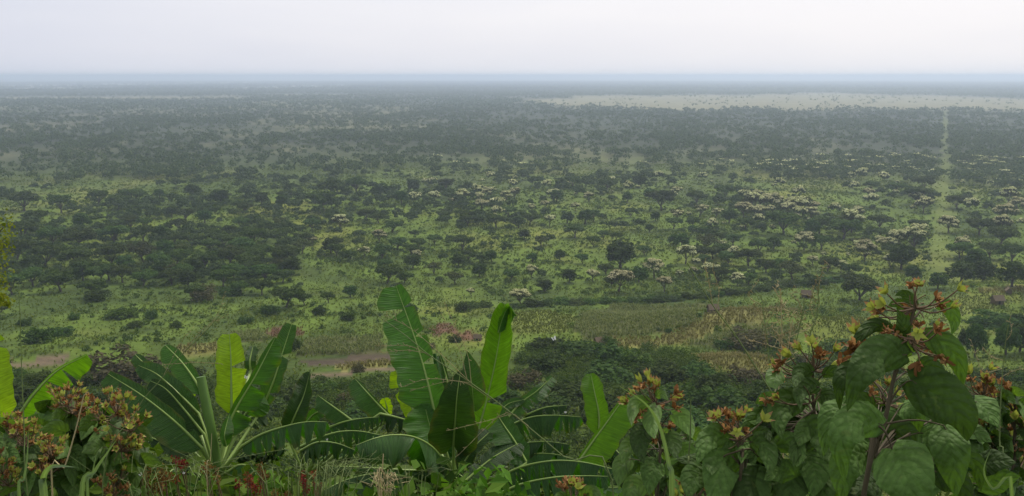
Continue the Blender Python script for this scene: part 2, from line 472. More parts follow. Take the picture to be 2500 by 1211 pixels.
# ------------------------------------------------------------------ ground sheet
def build_ground():
    r = np.geomspace(0.6, 62000, 470)
    a = np.r_[np.linspace(-48, 48, 640), np.linspace(48, 312, 90)[1:-1]] * math.pi / 180
    na = len(a)
    rr, aa = np.meshgrid(r, a, indexing='ij')
    x = rr * np.sin(aa); y = rr * np.cos(aa)
    z = H(x, y)
    V = np.stack([x, y, z], -1).reshape(-1, 3)
    V = np.vstack([V, [0, 0, float(H(0, 0))]])
    i = np.arange(len(r) - 1)[:, None] * na; j = np.arange(na)[None]; k = (j + 1) % na
    Q = np.stack([i + j, i + na + j, i + na + k, i + k], -1).reshape(-1, 4)
    T = np.stack([np.full(na, len(V) - 1), np.arange(na), (np.arange(na) + 1) % na], -1)
    x, y, z = V.T
    D = np.hypot(x, y)
    px, py, f = proj(V)
    ok = f > 1
    jx = x + 3.5 * fbm(x / 9, y / 9, 61, 2) * np.clip(D / 250, 0, 2); jy = y + 3.5 * fbm(x / 9, y / 9, 71, 2) * np.clip(D / 250, 0, 2)
    grass = np.array([0.092, 0.140, 0.017]); dry = np.array([0.150, 0.168, 0.027]); scrub = np.array([0.034, 0.056, 0.010])
    n1 = fbm(x / 60, y / 90, 41, 3); n2 = fbm(x / 14, y / 20, 51, 2); n3 = fbm(x / 400, y / 700, 47, 3)
    c = grass + (dry - grass) * smooth(n1 + 0.5 * n2, 0.0, 0.7)[:, None]
    c = c + (scrub - c) * (0.75 * smooth(n2 * 0.8 - n1, -0.05, 0.6))[:, None]
    # far plain: tawny grass, dark wood floor
    far = smooth(D, 620, 1300)[:, None]
    tan = np.array([0.115, 0.118, 0.055])
    wood = np.array([0.040, 0.052, 0.026])
    cf = tan + (wood - tan) * smooth(n1 * 0.5 + n3 * 0.8, -0.65, -0.02)[:, None]
    c = c * (1 - far) + cf * far
    vf = smooth(D, 4200, 5600)[:, None]
    cv = wood + (tan - wood) * (0.35 * smooth(fbm(x / 900, y / 2600, 83, 3), 0.1, 0.5))[:, None]
    c = c * (1 - vf) + cv * vf
    p = pale(x, y)[:, None]
    c = c * (1 - p) + np.array([0.205, 0.195, 0.105]) * (0.9 + 0.15 * n1[:, None]) * p
    for key, colr in (('maize', (0.085, 0.092, 0.03)), ('green_crop', (0.125, 0.155, 0.026)), ('straw_crop', (0.18, 0.175, 0.05)),
                      ('soil', (0.070, 0.054, 0.034)), ('pink', (0.125, 0.095, 0.058)), ('red', (0.10, 0.055, 0.030))):
        mk = in_any(jx, jy, key) & ok
        c[mk] = np.array(colr) * (1 + 0.25 * n2[mk, None])
    mk = inpoly(jx, jy, CUT) & ok
    c[mk] = c[mk] * 0.4 + np.array([0.125, 0.155, 0.034]) * 0.6
    slope = (D < 230) & ~(in_field(jx, jy))
    c[slope] = c[slope] * 0.45 + scrub * 0.55
    c = np.clip(c, 0.012, 0.9)
    m, n, l = newmat('ground_cover')
    at = n.new('ShaderNodeAttribute'); at.attribute_name = 'land'
    ge = n.new('ShaderNodeNewGeometry')
    t1 = n.new('ShaderNodeTexNoise'); t1.inputs['Scale'].default_value = 0.35; t1.inputs['Detail'].default_value = 8; t1.inputs['Roughness'].default_value = 0.7
    t2 = n.new('ShaderNodeTexNoise'); t2.inputs['Scale'].default_value = 0.02; t2.inputs['Detail'].default_value = 6; t2.inputs['Roughness'].default_value = 0.65
    l.new(ge.outputs['Position'], t1.inputs['Vector']); l.new(ge.outputs['Position'], t2.inputs['Vector'])
    v = maths(n, l, 'MULTIPLY', maths(n, l, 'MULTIPLY_ADD', t1.outputs['Fac'], 1.5, 0.25), maths(n, l, 'MULTIPLY_ADD', t2.outputs['Fac'], 1.2, 0.4))
    hs = n.new('ShaderNodeHueSaturation'); l.new(at.outputs['Color'], hs.inputs['Color']); l.new(v, hs.inputs['Value'])
    b = n.new('ShaderNodeBump'); b.inputs['Strength'].default_value = 0.6; b.inputs['Distance'].default_value = 0.6
    l.new(t1.outputs['Fac'], b.inputs['Height'])
    pr = n.new('ShaderNodeBsdfPrincipled'); pr.inputs['Roughness'].default_value = 0.95; pr.inputs['Specular IOR Level'].default_value = 0.1
    l.new(hs.outputs[0], pr.inputs['Base Color']); l.new(b.outputs[0], pr.inputs['Normal'])
    o = n.new('ShaderNodeOutputMaterial'); l.new(pr.outputs[0], o.inputs[0])
    g = Geo(); g.add(V, Q); g.T.append(T); g.TM.append(np.zeros(len(T)))
    ob = g.obj('ground', m, smooth=True, col=c)
    ob['kind'] = 'structure'
build_ground()

# ------------------------------------------------------------------ haze
def build_haze():
    g = Geo()
    x0, x1, y0, y1, z0, z1 = -64000, 64000, -64000, 64000, -1.6, 119.0
    V = [(x, y, z) for x in (x0, x1) for y in (y0, y1) for z in (z0, z1)]
    g.add(V, [[0, 1, 3, 2], [4, 6, 7, 5], [0, 4, 5, 1], [2, 3, 7, 6], [0, 2, 6, 4], [1, 5, 7, 3]])
    m, n, l = newmat('haze_air')
    v = n.new('ShaderNodeVolumePrincipled')
    v.inputs['Density'].default_value = HAZE_DENSITY
    v.inputs['Color'].default_value = HAZE_COLOR
    v.inputs['Anisotropy'].default_value = 0.35
    o = n.new('ShaderNodeOutputMaterial'); l.new(v.outputs[0], o.inputs['Volume'])
    ob = g.obj('haze', m); ob['kind'] = 'stuff'
build_haze()

# ------------------------------------------------------------------ foliage shapes
def leafquads(c, nv, s, rg, asp=0.6):
    n = len(c)
    t = nrm(np.cross(nv, rg.normal(size=(n, 3))))
    b = np.cross(nv, t)
    s = np.broadcast_to(s, (n,))[:, None]
    V = np.stack([c - t * s, c - b * s * asp + nv * s * .12, c + t * s, c + b * s * asp + nv * s * .12], 1).reshape(-1, 3)
    return V, np.arange(4 * n).reshape(n, 4)
def ellips(rg, n, c, rad, up=0.0):
    d = nrm(rg.normal(size=(n, 3)) + [0, 0, up])
    sh = rg.uniform(0.72, 1.05, (n, 1))
    return c + d * rad * sh, nrm(d / np.asarray(rad) * min(rad))
def crown_umbrella(seed, nq, qs, flat=1.0, lobes=12):
    """flat-topped acacia crown and its limbs, unit width and unit height"""
    rg = np.random.default_rng(seed)
    tr, cr, bl = Geo(), Geo(), Geo()
    lean = rg.normal(0, 0.03, 2)
    fork = np.array([lean[0], lean[1], rg.uniform(.14, .28)])
    tube(tr, spline([[0, 0, -.04], [lean[0] * .3, lean[1] * .6, .15], fork], 5), np.linspace(.036, .024, 5), 6)
    L = []
    for k in range(lobes):
        rr = .37 * math.sqrt((k + .6) / lobes) * rg.uniform(.85, 1.1); a = 2.4 * k + rg.uniform(-.4, .4)
        z = .84 - .9 * rr * rr * flat - rg.uniform(0, .22)
        L.append(np.array([lean[0] + rr * math.cos(a), lean[1] + rr * math.sin(a), z]))
    for k, c in enumerate(L):
        rad = np.array([rg.uniform(.12, .20), rg.uniform(.12, .20), rg.uniform(.10, .17)])
        m = nq // lobes
        c = c - [0, 0, .04]
        p, nv = ellips(rg, m, c, rad, 0.35)
        cr.add(*leafquads(p, nrm(nv + rg.normal(0, .5, nv.shape)), qs * rg.uniform(.6, 1.3, m), rg))
        mb = int(m * .75)
        if rg.random() < .92:
            p, nv = ellips(rg, mb, c + [0, 0, rad[2] * .45], rad * [1.0, 1.0, .62], 1.1)
            keep = p[:, 2] > c[2] + rad[2] * .30
            p, nv = p[keep], nv[keep]
            if len(p): bl.add(*leafquads(p, nrm(nv + rg.normal(0, .35, nv.shape)), qs * 1.1 * rg.uniform(.6, 1.2, len(p)), rg))
        if k % 2 == 0 or k < 4:
            mid = (fork + c) / 2 + [0, 0, -.05]
            tube(tr, spline([fork, mid, c - [0, 0, .02]], 5), np.linspace(.016, .006, 5), 4)
    return tr, cr, bl
def crown_round(seed, nq, qs, base=.16, lobes=14):
    rg = np.random.default_rng(seed)
    tr, cr = Geo(), Geo()
    tube(tr, spline([[0, 0, -.05], [.01, 0, .2], [rg.normal(0, .03), 0, .45]], 5), np.linspace(.045, .02, 5), 6)
    for k in range(lobes):
        a = 2.4 * k; t = (k + .5) / lobes
        z = base + .16 + (.72 - base) * t
        rr = .33 * math.sqrt(max(0.03, 1 - (max(0, t - .3) / .75) ** 2)) * rg.uniform(.6, 1.1)
        c = np.array([rr * math.cos(a), rr * math.sin(a), z])
        rad = np.array([rg.uniform(.13, .21), rg.uniform(.13, .21), rg.uniform(.10, .16)])
        m = nq // lobes
        p, nv = ellips(rg, m, c, rad, 0.2)
        cr.add(*leafquads(p, nrm(nv + rg.normal(0, .5, nv.shape)), qs * rg.uniform(.6, 1.3, m), rg))
        if k % 3 == 0: tube(tr, spline([[0, 0, .3], c * [.5, .5, .8], c], 4), np.linspace(.014, .005, 4), 4)
    return tr, cr
def crown_bush(seed, nq, qs, lobes=12):
    """low thicket reaching the ground"""
    rg = np.random.default_rng(seed)
    cr = Geo()
    for k in range(lobes):
        a = 2.4 * k + rg.uniform(-.3, .3); rr = .38 * math.sqrt((k + .4) / lobes)
        top = rg.uniform(.45, .95) * (1 - 1.6 * rr * rr)
        c = np.array([rr * math.cos(a), rr * math.sin(a), top * .5])
        rad = np.array([rg.uniform(.13, .2), rg.uniform(.13, .2), top * .55])
        m = nq // lobes
        p, nv = ellips(rg, m, c, rad, 0.35)
        p[:, 2] = np.maximum(p[:, 2], -.03)
        cr.add(*leafquads(p, nrm(nv + rg.normal(0, .6, nv.shape)), qs * rg.uniform(.6, 1.3, m), rg))
    return cr

UMB = []
for s in range(6):
    t, c, b = crown_umbrella(100 + s, 2000, .042, lobes=10 + s)
    UMB.append((t.mesh('trunk', M['bark']), c.mesh('crown', M['acacia'])))
UMBG = []
for s in range(3):
    t, c, b = crown_umbrella(140 + s, 1150, .040, lobes=9 + 2 * s)
    UMBG.append((t.mesh('trunk', M['bark']), c.mesh('crown', M['acacia_grey'])))
FLW = []
for s in range(5):
    t, c, b = crown_umbrella(200 + s, 1150, .042, flat=1.5, lobes=9 + s)
    FLW.append((t.mesh('trunk', M['bark']), c.mesh('crown', M['acacia_grey']), b.mesh('blossom', M['blossom'])))
RND = []
for s in range(4):
    t, c = crown_round(300 + s, 1500, .05)
    RND.append((t.mesh('trunk', M['bark']), c.mesh('crown', M['dark_leaf'])))
BSH = [crown_bush(400 + s, 1500, .05, 10 + s).mesh('bush', M['bush']) for s in range(5)]
BSB = [crown_bush(450 + s, 1300, .045, 10 + s).mesh('bush', M['bush_brown']) for s in range(2)]
BSD = [crown_bush(480 + s, 1500, .05, 10 + s).mesh('bush', M['dark_leaf']) for s in range(3)]

# ------------------------------------------------------------------ trees one can make out on the plain: (px x, px y of the foot, px width, kind)
TREES = """889,630,38,F 926,592,38,F 1019,636,28,F 765,598,30,F 830,562,48,F 1061,495,34,F 1103,502,26,F 1130,496,40,F 1172,497,34,F 1190,488,36,F 1235,495,40,F
1271,748,58,F 850,538,20,D 925,544,48,D 1084,529,32,D 1212,557,60,D 1061,597,46,D 1022,611,46,D 971,610,50,D 1130,610,62,D 932,632,58,D 858,634,40,D 736,598,50,D
945,692,70,D 987,691,50,D 1111,694,52,G 1170,676,46,R 1246,686,50,D 1151,724,26,F 699,750,84,D 650,692,72,D 702,652,82,D 641,632,64,D 744,744,52,D 855,726,42,R 802,739,42,D
810,492,84,D 790,515,86,D 689,509,42,R 980,498,42,R 1008,655,50,R 1405,516,27,F 1437,493,28,F 1298,519,22,F 1342,553,38,F 1330,511,30,F 1256,485,36,F 1354,491,40,F 1647,480,35,F
1650,538,38,F 1708,530,42,F 1747,533,36,F 1816,532,46,F 1842,519,60,F 1848,488,32,F 1858,533,40,F 1298,678,36,F 1446,687,40,F 1510,715,72,F 1597,678,60,F 1622,713,46,F 1657,680,24,F
1692,679,28,F 1734,681,52,F 1800,697,42,F 1404,581,60,D 1473,584,38,D 1504,588,38,D 1449,603,42,D 1322,603,42,G 1280,585,34,R 1367,636,38,R 1422,644,40,D 1515,655,90,R 1573,623,42,D
1586,566,24,R 1644,598,36,R 1690,570,28,R 1721,578,30,R 1726,613,64,G 1758,590,42,D 1827,650,70,D 1713,637,70,D 1266,556,40,R 1385,545,36,R 1531,494,32,R 1586,485,36,R 1615,514,82,D 1359,494,42,R
1963,610,56,F 2079,568,64,F 2090,541,42,F 2119,483,30,F 2095,613,30,F 2111,637,54,F 2230,613,72,F 2053,666,40,F 1984,650,30,F 2174,655,40,F 2153,610,36,F 2349,623,46,F 2449,547,60,F 2315,568,50,F
2441,573,50,F 2481,520,42,F 2460,502,46,F 1886,520,60,F 1939,520,50,F 1960,528,60,F 1921,530,50,F 1985,520,40,F 1939,544,32,F 2254,520,42,F 2238,500,40,F 2124,467,46,D 2185,475,52,D 2256,467,60,D
2243,499,66,D 2336,510,56,D 1913,573,92,D 2060,584,90,D 2240,568,52,D 1889,610,46,R 2200,658,70,R 1935,682,70,G 2098,732,92,D 2227,688,46,R 2343,632,70,D 2415,632,60,D 2440,600,70,D 2000,570,70,D
2150,560,60,D 2390,575,70,D 2470,640,60,D 2380,660,60,R 2005,610,56,D 1850,620,60,D 1790,600,50,D 1870,665,50,D 2290,705,50,R 2400,690,60,R 2470,700,70,R 2345,694,70,R 1990,700,40,D
60,590,72,D 130,600,70,D 200,606,80,D 280,595,74,D 350,590,60,D 395,584,44,R 320,560,60,D 200,560,46,R 90,552,60,D 470,600,50,D 545,606,60,D 590,620,70,D 620,600,70,D 520,585,46,D
40,640,80,D 110,650,76,D 190,655,84,D 270,650,80,D 350,640,70,G 430,650,76,D 500,660,74,D 560,650,70,D 610,665,74,D 80,700,70,D 150,712,84,D 235,725,70,D 300,690,64,D 350,700,60,D 420,695,60,D
480,735,60,D 545,700,70,D 590,720,50,D 30,720,70,D 20,670,60,D 250,690,70,D 395,660,66,D 460,700,50,R 640,720,60,D 690,690,56,D 560,575,40,D 500,545,40,R 420,530,36,R 330,535,40,R 150,520,60,D 60,515,70,D
240,500,50,D 290,510,56,D 390,485,30,R 330,500,64,D 470,480,40,R 540,500,50,R 600,520,46,D 700,490,46,D 640,500,40,R 870,470,60,D 930,480,50,R 1010,470,44,R 1090,465,50,D 1400,460,50,D 1480,470,56,D 1560,458,46,R
1700,500,56,D 1770,485,50,D 1820,560,50,D 1780,545,46,R 1690,555,40,D 1600,540,30,R 1540,530,40,D 1450,540,46,D 1240,530,50,D 1170,540,44,R 1120,650,46,R 1060,668,50,G 1200,640,36,R 1300,640,34,R 1480,670,44,D 1560,690,50,R 1390,690,44,R 1330,712,46,R"""
def place(name, meshes, p, wdt, hgt, label, cat, group, rot=None):
    o = root(name, p, label, cat, group)
    o.rotation_euler[2] = random.uniform(0, 6.28) if rot is None else rot
    o.scale = (wdt, wdt * random.uniform(.9, 1.1), hgt)
    for me in meshes:
        c = bpy.data.objects.new(me.name.split('.')[0], me); COL.objects.link(c); c.parent = o
    return o
TALL = []                                          # (p, width, kind, px, py)
tl = [t.split(',') for t in TREES.split()]
tx = np.array([float(t[0]) for t in tl]); ty = np.array([float(t[1]) for t in tl])
pts = G(tx, ty)
for t, p in zip(tl, pts):
    dist = math.dist(p, (0, 0, CAMZ))
    TALL.append((p, float(t[2]) / F * dist * .97, t[3], float(t[0]), float(t[1])))

# woodland density sampled over the plain
def scatter(r0, r1, dmax, seed, a0=-36, a1=36):
    rg = np.random.default_rng(seed)
    area = 0.5 * (r1 ** 2 - r0 ** 2) * R(a1 - a0)
    n = int(area * dmax / 1000)
    r = np.sqrt(rg.uniform(r0 ** 2, r1 ** 2, n)); a = R(a0) + rg.uniform(0, R(a1 - a0), n)
    x, y = r * np.sin(a), r * np.cos(a)
    z = H(x, y)
    px, py, f = proj(np.stack([x, y, z], -1))
    dn = wooded(x, y, px, py)
    k = rg.uniform(0, dmax, n) < dn
    return x[k], y[k], z[k], px[k], py[k]
x, y, z, px, py = scatter(330, 900, 16.0, 3)
hx = np.array([t[0] for t in TALL]); hw = np.array([t[1] for t in TALL])
taken = [tuple(q[:2]) + (wd,) for q, wd in zip(hx, hw)]
order = np.argsort(np.hypot(x, y))
grid = {}
def near_free(X, Y, wd, fac=.27):
    gi, gj = int(X // 14), int(Y // 14)
    for a in range(gi - 1, gi + 2):
        for b in range(gj - 1, gj + 2):
            for (u, v, q) in grid.get((a, b), ()):
                if (u - X) ** 2 + (v - Y) ** 2 < (fac * (q + wd)) ** 2: return False
    return True
for (u, v, q) in taken: grid.setdefault((int(u // 14), int(v // 14)), []).append((u, v, q))
FILL = []
for i in order:
    wd = float(rng.uniform(3.2, 7.0) if rng.random() < .55 else rng.uniform(7.0, 13.5))
    if py[i] > 700: wd *= .6
    if not near_free(x[i], y[i], wd): continue
    grid.setdefault((int(x[i] // 14), int(y[i] // 14)), []).append((x[i], y[i], wd))
    rr = random.random()
    kd = 'F' if (px[i] > 1650 and 440 < py[i] < 660 and rr < .24) or (1000 < px[i] <= 1650 and 440 < py[i] < 540 and rr < .18) else ('R' if rr > .78 else ('G' if rr > .66 else 'D'))
    FILL.append((np.array([x[i], y[i], z[i]]), wd, kd, px[i], py[i]))
NIND = 300
vis = [k for k in range(len(FILL)) if -40 < FILL[k][3] < 2540]
vis.sort(key=lambda k: -FILL[k][1] / np.hypot(*FILL[k][0][:2]))
pick = set(vis[:max(0, NIND - len(TALL))])
INDIV = TALL + [FILL[k] for k in sorted(pick)]
REST = [FILL[k] for k in range(len(FILL)) if k not in pick]

ZONES = [
 (0, 760, 0, 470, 'far left on the hazy plain'), (0, 640, 470, 530, 'beside the grass strip at left'),
 (0, 330, 530, 620, 'in the dense wood at far left'), (330, 760, 530, 620, 'in the left wood'),
 (0, 330, 620, 780, 'at the left wood edge'), (330, 640, 620, 780, 'behind the left banana plant'),
 (640, 900, 620, 780, 'left of the tall torn banana leaf'), (900, 1260, 620, 780, 'behind the tall banana leaf'),
 (760, 1260, 530, 620, 'in the meadow above the banana leaf'), (640, 1260, 0, 530, 'in the hazy middle of the plain'),
 (1260, 1650, 0, 530, 'in the hazy wood right of centre'), (1260, 1650, 530, 620, 'in the meadow right of centre'),
 (1260, 1650, 620, 780, 'along the hedge right of centre'), (1650, 2020, 0, 530, 'in the flowering belt at right'),
 (1650, 2020, 530, 620, 'in front of the flowering belt'), (1650, 2020, 620, 780, 'beyond the hedge and hut'),
 (2020, 2290, 0, 530, 'left of the far cleared strip'), (2020, 2290, 530, 620, 'left of the cleared grass strip'),
 (2020, 2290, 620, 780, 'above the brown flower head'), (2290, 2600, 0, 530, 'right of the far cleared strip'),
 (2290, 2600, 530, 620, 'right of the cleared grass strip'), (2290, 2600, 620, 780, 'in the scrub at far right')]
KIND = {'D': ('acacia_tree', 'dark green flat-topped tree', UMB, .70), 'G': ('acacia_tree', 'sparse olive flat-topped tree', UMBG, .70),
        'F': ('flowering_tree', 'pale-blossomed spreading tree', FLW, .95), 'R': ('rounded_tree', 'dark rounded bushy tree', RND, .78)}
bins = {}
for t in INDIV:
    zn = next((z[4] for z in ZONES if z[0] <= max(0, min(2500, t[3])) < z[1] and z[2] <= t[4] < z[3]), 'on the plain')
    bins.setdefault((t[2], zn), []).append(t)
ORD = ['', 'second ', 'third ', 'fourth ', 'fifth ', 'sixth ', 'seventh ', 'eighth ', 'ninth ', 'tenth ', 'eleventh ', 'twelfth ']
for (kd, zn), lst in bins.items():
    nm, look, meshes, hr = KIND[kd]
    lst.sort(key=lambda t: -t[1])
    for i, t in enumerate(lst):
        hh = t[1] * hr * random.uniform(.9, 1.1)
        if t[1] < 7 and kd == 'F': hh *= 1.15
        if len(lst) == 1: lab = f"{look} standing {zn}"
        elif i < 3: lab = f"{ORD[i]}broadest {look} {zn}"
        else: lab = f"one of the smaller {look}s {zn}"
        pick_m = meshes[random.randrange(len(meshes))]
        place(nm, pick_m, t[0], t[1], hh, lab, 'tree', f"{look}s {zn}")

# all the other trees of the plain: one mass
def wood_mass():
    g = Geo()
    protos = {'D': [], 'F': [], 'R': []}
    for s in range(4):
        t, c, b = crown_umbrella(500 + s, 330, .085, lobes=9); protos['D'].append((c, None))
        t, c, b = crown_umbrella(520 + s, 260, .085, flat=1.4, lobes=8); protos['F'].append((c, b))
        t, c = crown_round(540 + s, 300, .09, lobes=9); protos['R'].append((c, None))
    for (p, wd, kd, px_, py_) in REST:
        kd = 'D' if kd == 'G' else kd
        c, b = protos[kd][random.randrange(4)]
        h = wd * {'D': .8, 'F': 1.05, 'R': .8}[kd]
        a = random.uniform(0, 6.28); ca, sa = math.cos(a), math.sin(a)
        for k, gg in enumerate((c, b)):
            if gg is None: continue
            V = np.concatenate(gg.V); Q = np.concatenate(gg.Q)
            W = np.stack([(V[:, 0] * ca - V[:, 1] * sa) * wd, (V[:, 0] * sa + V[:, 1] * ca) * wd, V[:, 2] * h], -1) + p
            g.add(W, Q, k)
    def far(r0, r1, dmax, seed, nq, wr, bl=0.0):
        x, y, z, px, py = scatter(r0, r1, dmax, seed)
        rg = np.random.default_rng(seed + 1)
        n = len(x)
        wd = rg.uniform(*wr, n)
        # unit crowns of nq quads each, all at once
        u = rg.normal(size=(n, nq, 3)) + [0, 0, .5]; u = nrm(u)
        c = u * np.array([.5, .5, .26]) * rg.uniform(.5, 1.05, (n, nq, 1)) + [0, 0, .52]
        # clump each crown into lobes
        lob = rg.normal(0, .17, (n, 4, 3)) * [1, 1, .4]
        c = c * [.8, .8, 1] + lob[np.arange(n)[:, None], rg.integers(0, 4, (n, nq))]
        c = c * np.stack([wd, wd, np.minimum(wd, 14)], -1)[:, None] + np.stack([x, y, z], -1)[:, None]
        nv = nrm(u + rg.normal(0, .45, u.shape))
        s = (wd[:, None] * rg.uniform(.10, .2, (n, nq)) * (30 / nq) ** .35).ravel()
        V, Q = leafquads(c.reshape(-1, 3), nv.reshape(-1, 3), s, rg, .55)
        g.add(V, Q, 0)
        if bl:
            k = (rg.random(n) < bl) & (px > 1000) & (py > 395)
            cc = np.stack([x, y, z], -1)[k][:, None] + (rg.normal(0, .22, (k.sum(), 14, 3)) * [1, 1, .12] + [0, 0, .86]) * wd[k][:, None, None]
            V, Q = leafquads(cc.reshape(-1, 3), nrm(rg.normal(0, .3, (k.sum() * 14, 3)) + [0, 0, 1]), .10 * np.repeat(wd[k], 14), rg, .6)
            g.add(V, Q, 1)
    far(900, 1500, 9.0, 11, 46, (6, 13), .16)
    far(1500, 2600, 7.0, 13, 22, (6, 13))
    far(2600, 6200, 3.2, 15, 9, (7, 15))
    far(6200, 14500, 0.75, 17, 6, (18, 42))
    o = g.obj('distant_woodland', [M['far_wood'], M['blossom']])
    tag(o, 'hazy woodland of countless small trees covering the far plain', 'woodland', kind='stuff')
wood_mass()

# ------------------------------------------------------------------ thickets and bushes one can count on the slope: px x, px y of the foot, px width, px height, kind
BUSHES = """300,935,190,95,B 215,950,80,50,G 1340,856,110,44,D 1420,868,130,52,D 1500,884,120,56,D 1560,900,110,52,G 1620,930,140,62,D 1485,935,150,60,D 1335,905,120,60,D 1280,945,100,55,B
1390,972,140,60,D 1520,990,140,56,G 1650,990,150,76,D 1740,962,130,66,D 1770,1002,140,66,D 1820,945,120,60,B 1700,925,110,46,D 1880,985,140,60,D 1980,975,120,56,G 1830,850,130,64,B 1900,852,90,44,G 1770,850,60,34,D 2050,862,110,38,G
2130,850,70,44,D 2380,872,44,78,D 2455,868,50,70,D 2490,860,46,64,D 2425,800,120,44,D 2360,840,40,44,D 2495,800,60,50,D 1490,842,54,28,G 95,836,70,40,D 150,822,56,34,D 370,778,36,24,D 180,780,30,20,G 235,734,60,30,D
500,735,70,50,B 290,776,70,26,G 720,856,44,44,G 875,908,36,28,B 560,722,60,34,D 60,795,36,24,D 430,800,34,22,G 330,800,40,20,G 600,790,46,26,D 660,770,50,34,D 780,770,44,30,D 850,780,50,30,G 1000,760,40,30,D 1130,760,44,30,G
700,975,90,40,G 790,960,80,36,G 860,985,90,40,B 640,960,80,36,D 1020,960,80,40,G 1180,960,90,44,B 1230,985,100,50,D 30,935,80,40,G 110,945,90,44,G 170,930,60,36,D 400,935,80,40,D 470,930,70,40,D 60,985,110,50,D 930,975,80,40,G
1690,782,16,10,D 1632,812,22,14,D 1608,806,18,10,D 1110,835,40,24,G 1050,850,36,20,B 1960,890,60,34,B 2010,905,80,34,G 2200,860,80,36,D 2270,850,70,40,D 2320,880,60,50,D 2440,930,90,44,D 2490,945,70,40,D 2380,940,80,40,G
1340,1010,130,50,D 1460,1020,140,56,D 1560,1040,150,60,B 1680,1050,150,60,D 1820,1040,150,60,D 760,1010,120,50,D 640,1010,120,50,D 880,1030,130,50,D 1010,1020,120,50,D 450,990,120,50,D 340,990,120,50,D 210,1000,120,50,D 1220,1030,130,50,D"""
hedge = [(1150, 752), (1180, 750), (1262, 752), (1300, 748), (1335, 745), (1372, 742), (1405, 744), (1440, 742), (1478, 740), (1512, 738), (1545, 738), (1580, 737), (1612, 735), (1645, 732), (1680, 728), (1715, 727), (1750, 722), (1785, 719), (1822, 715), (1858, 710),
         (1893, 706), (1930, 702), (1966, 697), (2000, 692), (2035, 688), (2070, 684), (2105, 684)]
def bushes():
    L = []
    for s in BUSHES.split():
        a = s.split(','); L.append([float(v) for v in a[:4]] + [a[4], 'h' if False else 'b'])
    rg = np.random.default_rng(77)
    for (a, b) in hedge: L.append([a, b, float(rg.uniform(42, 58)), float(rg.uniform(15, 24)), 'G' if rg.random() < .5 else 'D', 'h'])
    P = G(np.array([l[0] for l in L]), np.array([l[1] for l in L]))
    words = {'D': 'dark green', 'G': 'mid green', 'B': 'brownish'}
    items = []
    for l, p in zip(L, P):
        dist = math.dist(p, (0, 0, CAMZ))
        ss = BSD if l[4] == 'D' else (BSB if l[4] == 'B' else BSH)
        w_ = l[2] / F * dist; h_ = l[3] / F * dist * .92
        if l[5] == 'h': g_ = 'bushes of the long hedge below the plain'
        elif l[0] > 2090: g_ = 'bushes at far right behind the brown flower heads'
        elif l[1] > 840 and l[0] > 1250: g_ = 'thickets on the slope between centre and right'
        elif l[1] > 900 and l[0] <= 520: g_ = 'bushes behind the left banana plants'
        elif l[1] > 840: g_ = 'bushes on the slope behind the central banana plants'
        elif l[0] < 640: g_ = 'bushes in the open meadow at left'
        else: g_ = 'bushes by the crop fields in the middle'
        items.append((g_, words[l[4]], w_, h_, p, ss))
    b = {}
    for it in items: b.setdefault((it[0], it[1]), []).append(it)
    for (g_, wd), lst in b.items():
        lst.sort(key=lambda t: -t[2])
        where = g_.split(' ', 1)[1]
        noun = 'thicket' if g_.startswith('thickets') else 'bush'
        for i, it in enumerate(lst):
            if len(lst) == 1: lab = f"{wd} leafy {noun} {where}"
            elif i < 3: lab = f"{ORD[i]}widest {wd} leafy {noun} {where}"
            else: lab = f"one of the smaller {wd} {noun}{'s' if noun=='thicket' else 'es'} {where}"
            if it[3] > it[2] * 1.15:                                  # narrow upright ones are small trees
                place('rounded_tree', RND[random.randrange(len(RND))], it[4], it[2] * 1.15, it[3] * 1.05, lab.replace('bushes', 'growth').replace('bush', 'upright tree', 1).replace('thicket', 'upright tree', 1), 'tree', 'narrow upright trees at far right')
                continue
            me = it[5][random.randrange(len(it[5]))]
            o = bpy.data.objects.new('bush', me); COL.objects.link(o)
            o.location = it[4]; o.rotation_euler[2] = random.uniform(0, 6.28); o.scale = (it[2], it[2] * .9, it[3])
            tag(o, lab, 'bush', g_)
bushes()

# ------------------------------------------------------------------ low scrub and grass tufts, crops: nobody could count them
def tufts(x, y, hgt, wid, nb, rg, lean=.5):
    """nb upright bent blades per plant"""
    n = len(x); z = H(x, y)
    a = rg.uniform(0, 6.283, (n, nb)); o = np.stack([x, y, z], -1)[:, None]
    hh = hgt[:, None] * rg.uniform(.6, 1.1, (n, nb)); le = hh * lean * rg.uniform(.3, 1.3, (n, nb))
    dr = np.stack([np.cos(a), np.sin(a), np.zeros_like(a)], -1); sd = np.stack([-np.sin(a), np.cos(a), np.zeros_like(a)], -1)
    up = np.array([0, 0, 1.])
    w_ = (wid[:, None] * rg.uniform(.7, 1.3, (n, nb)))[..., None]
    b0 = o + dr * w_ * .3; b1 = o + dr * le[..., None] * .45 + up * hh[..., None] * .65; b2 = o + dr * le[..., None] + up * hh[..., None] * .85
    V = np.stack([b0 - sd * w_ * .3, b1 - sd * w_ * .5, b2, b1 + sd * w_ * .5], 2).reshape(-1, 3)
    return V, np.arange(len(V)).reshape(-1, 4)
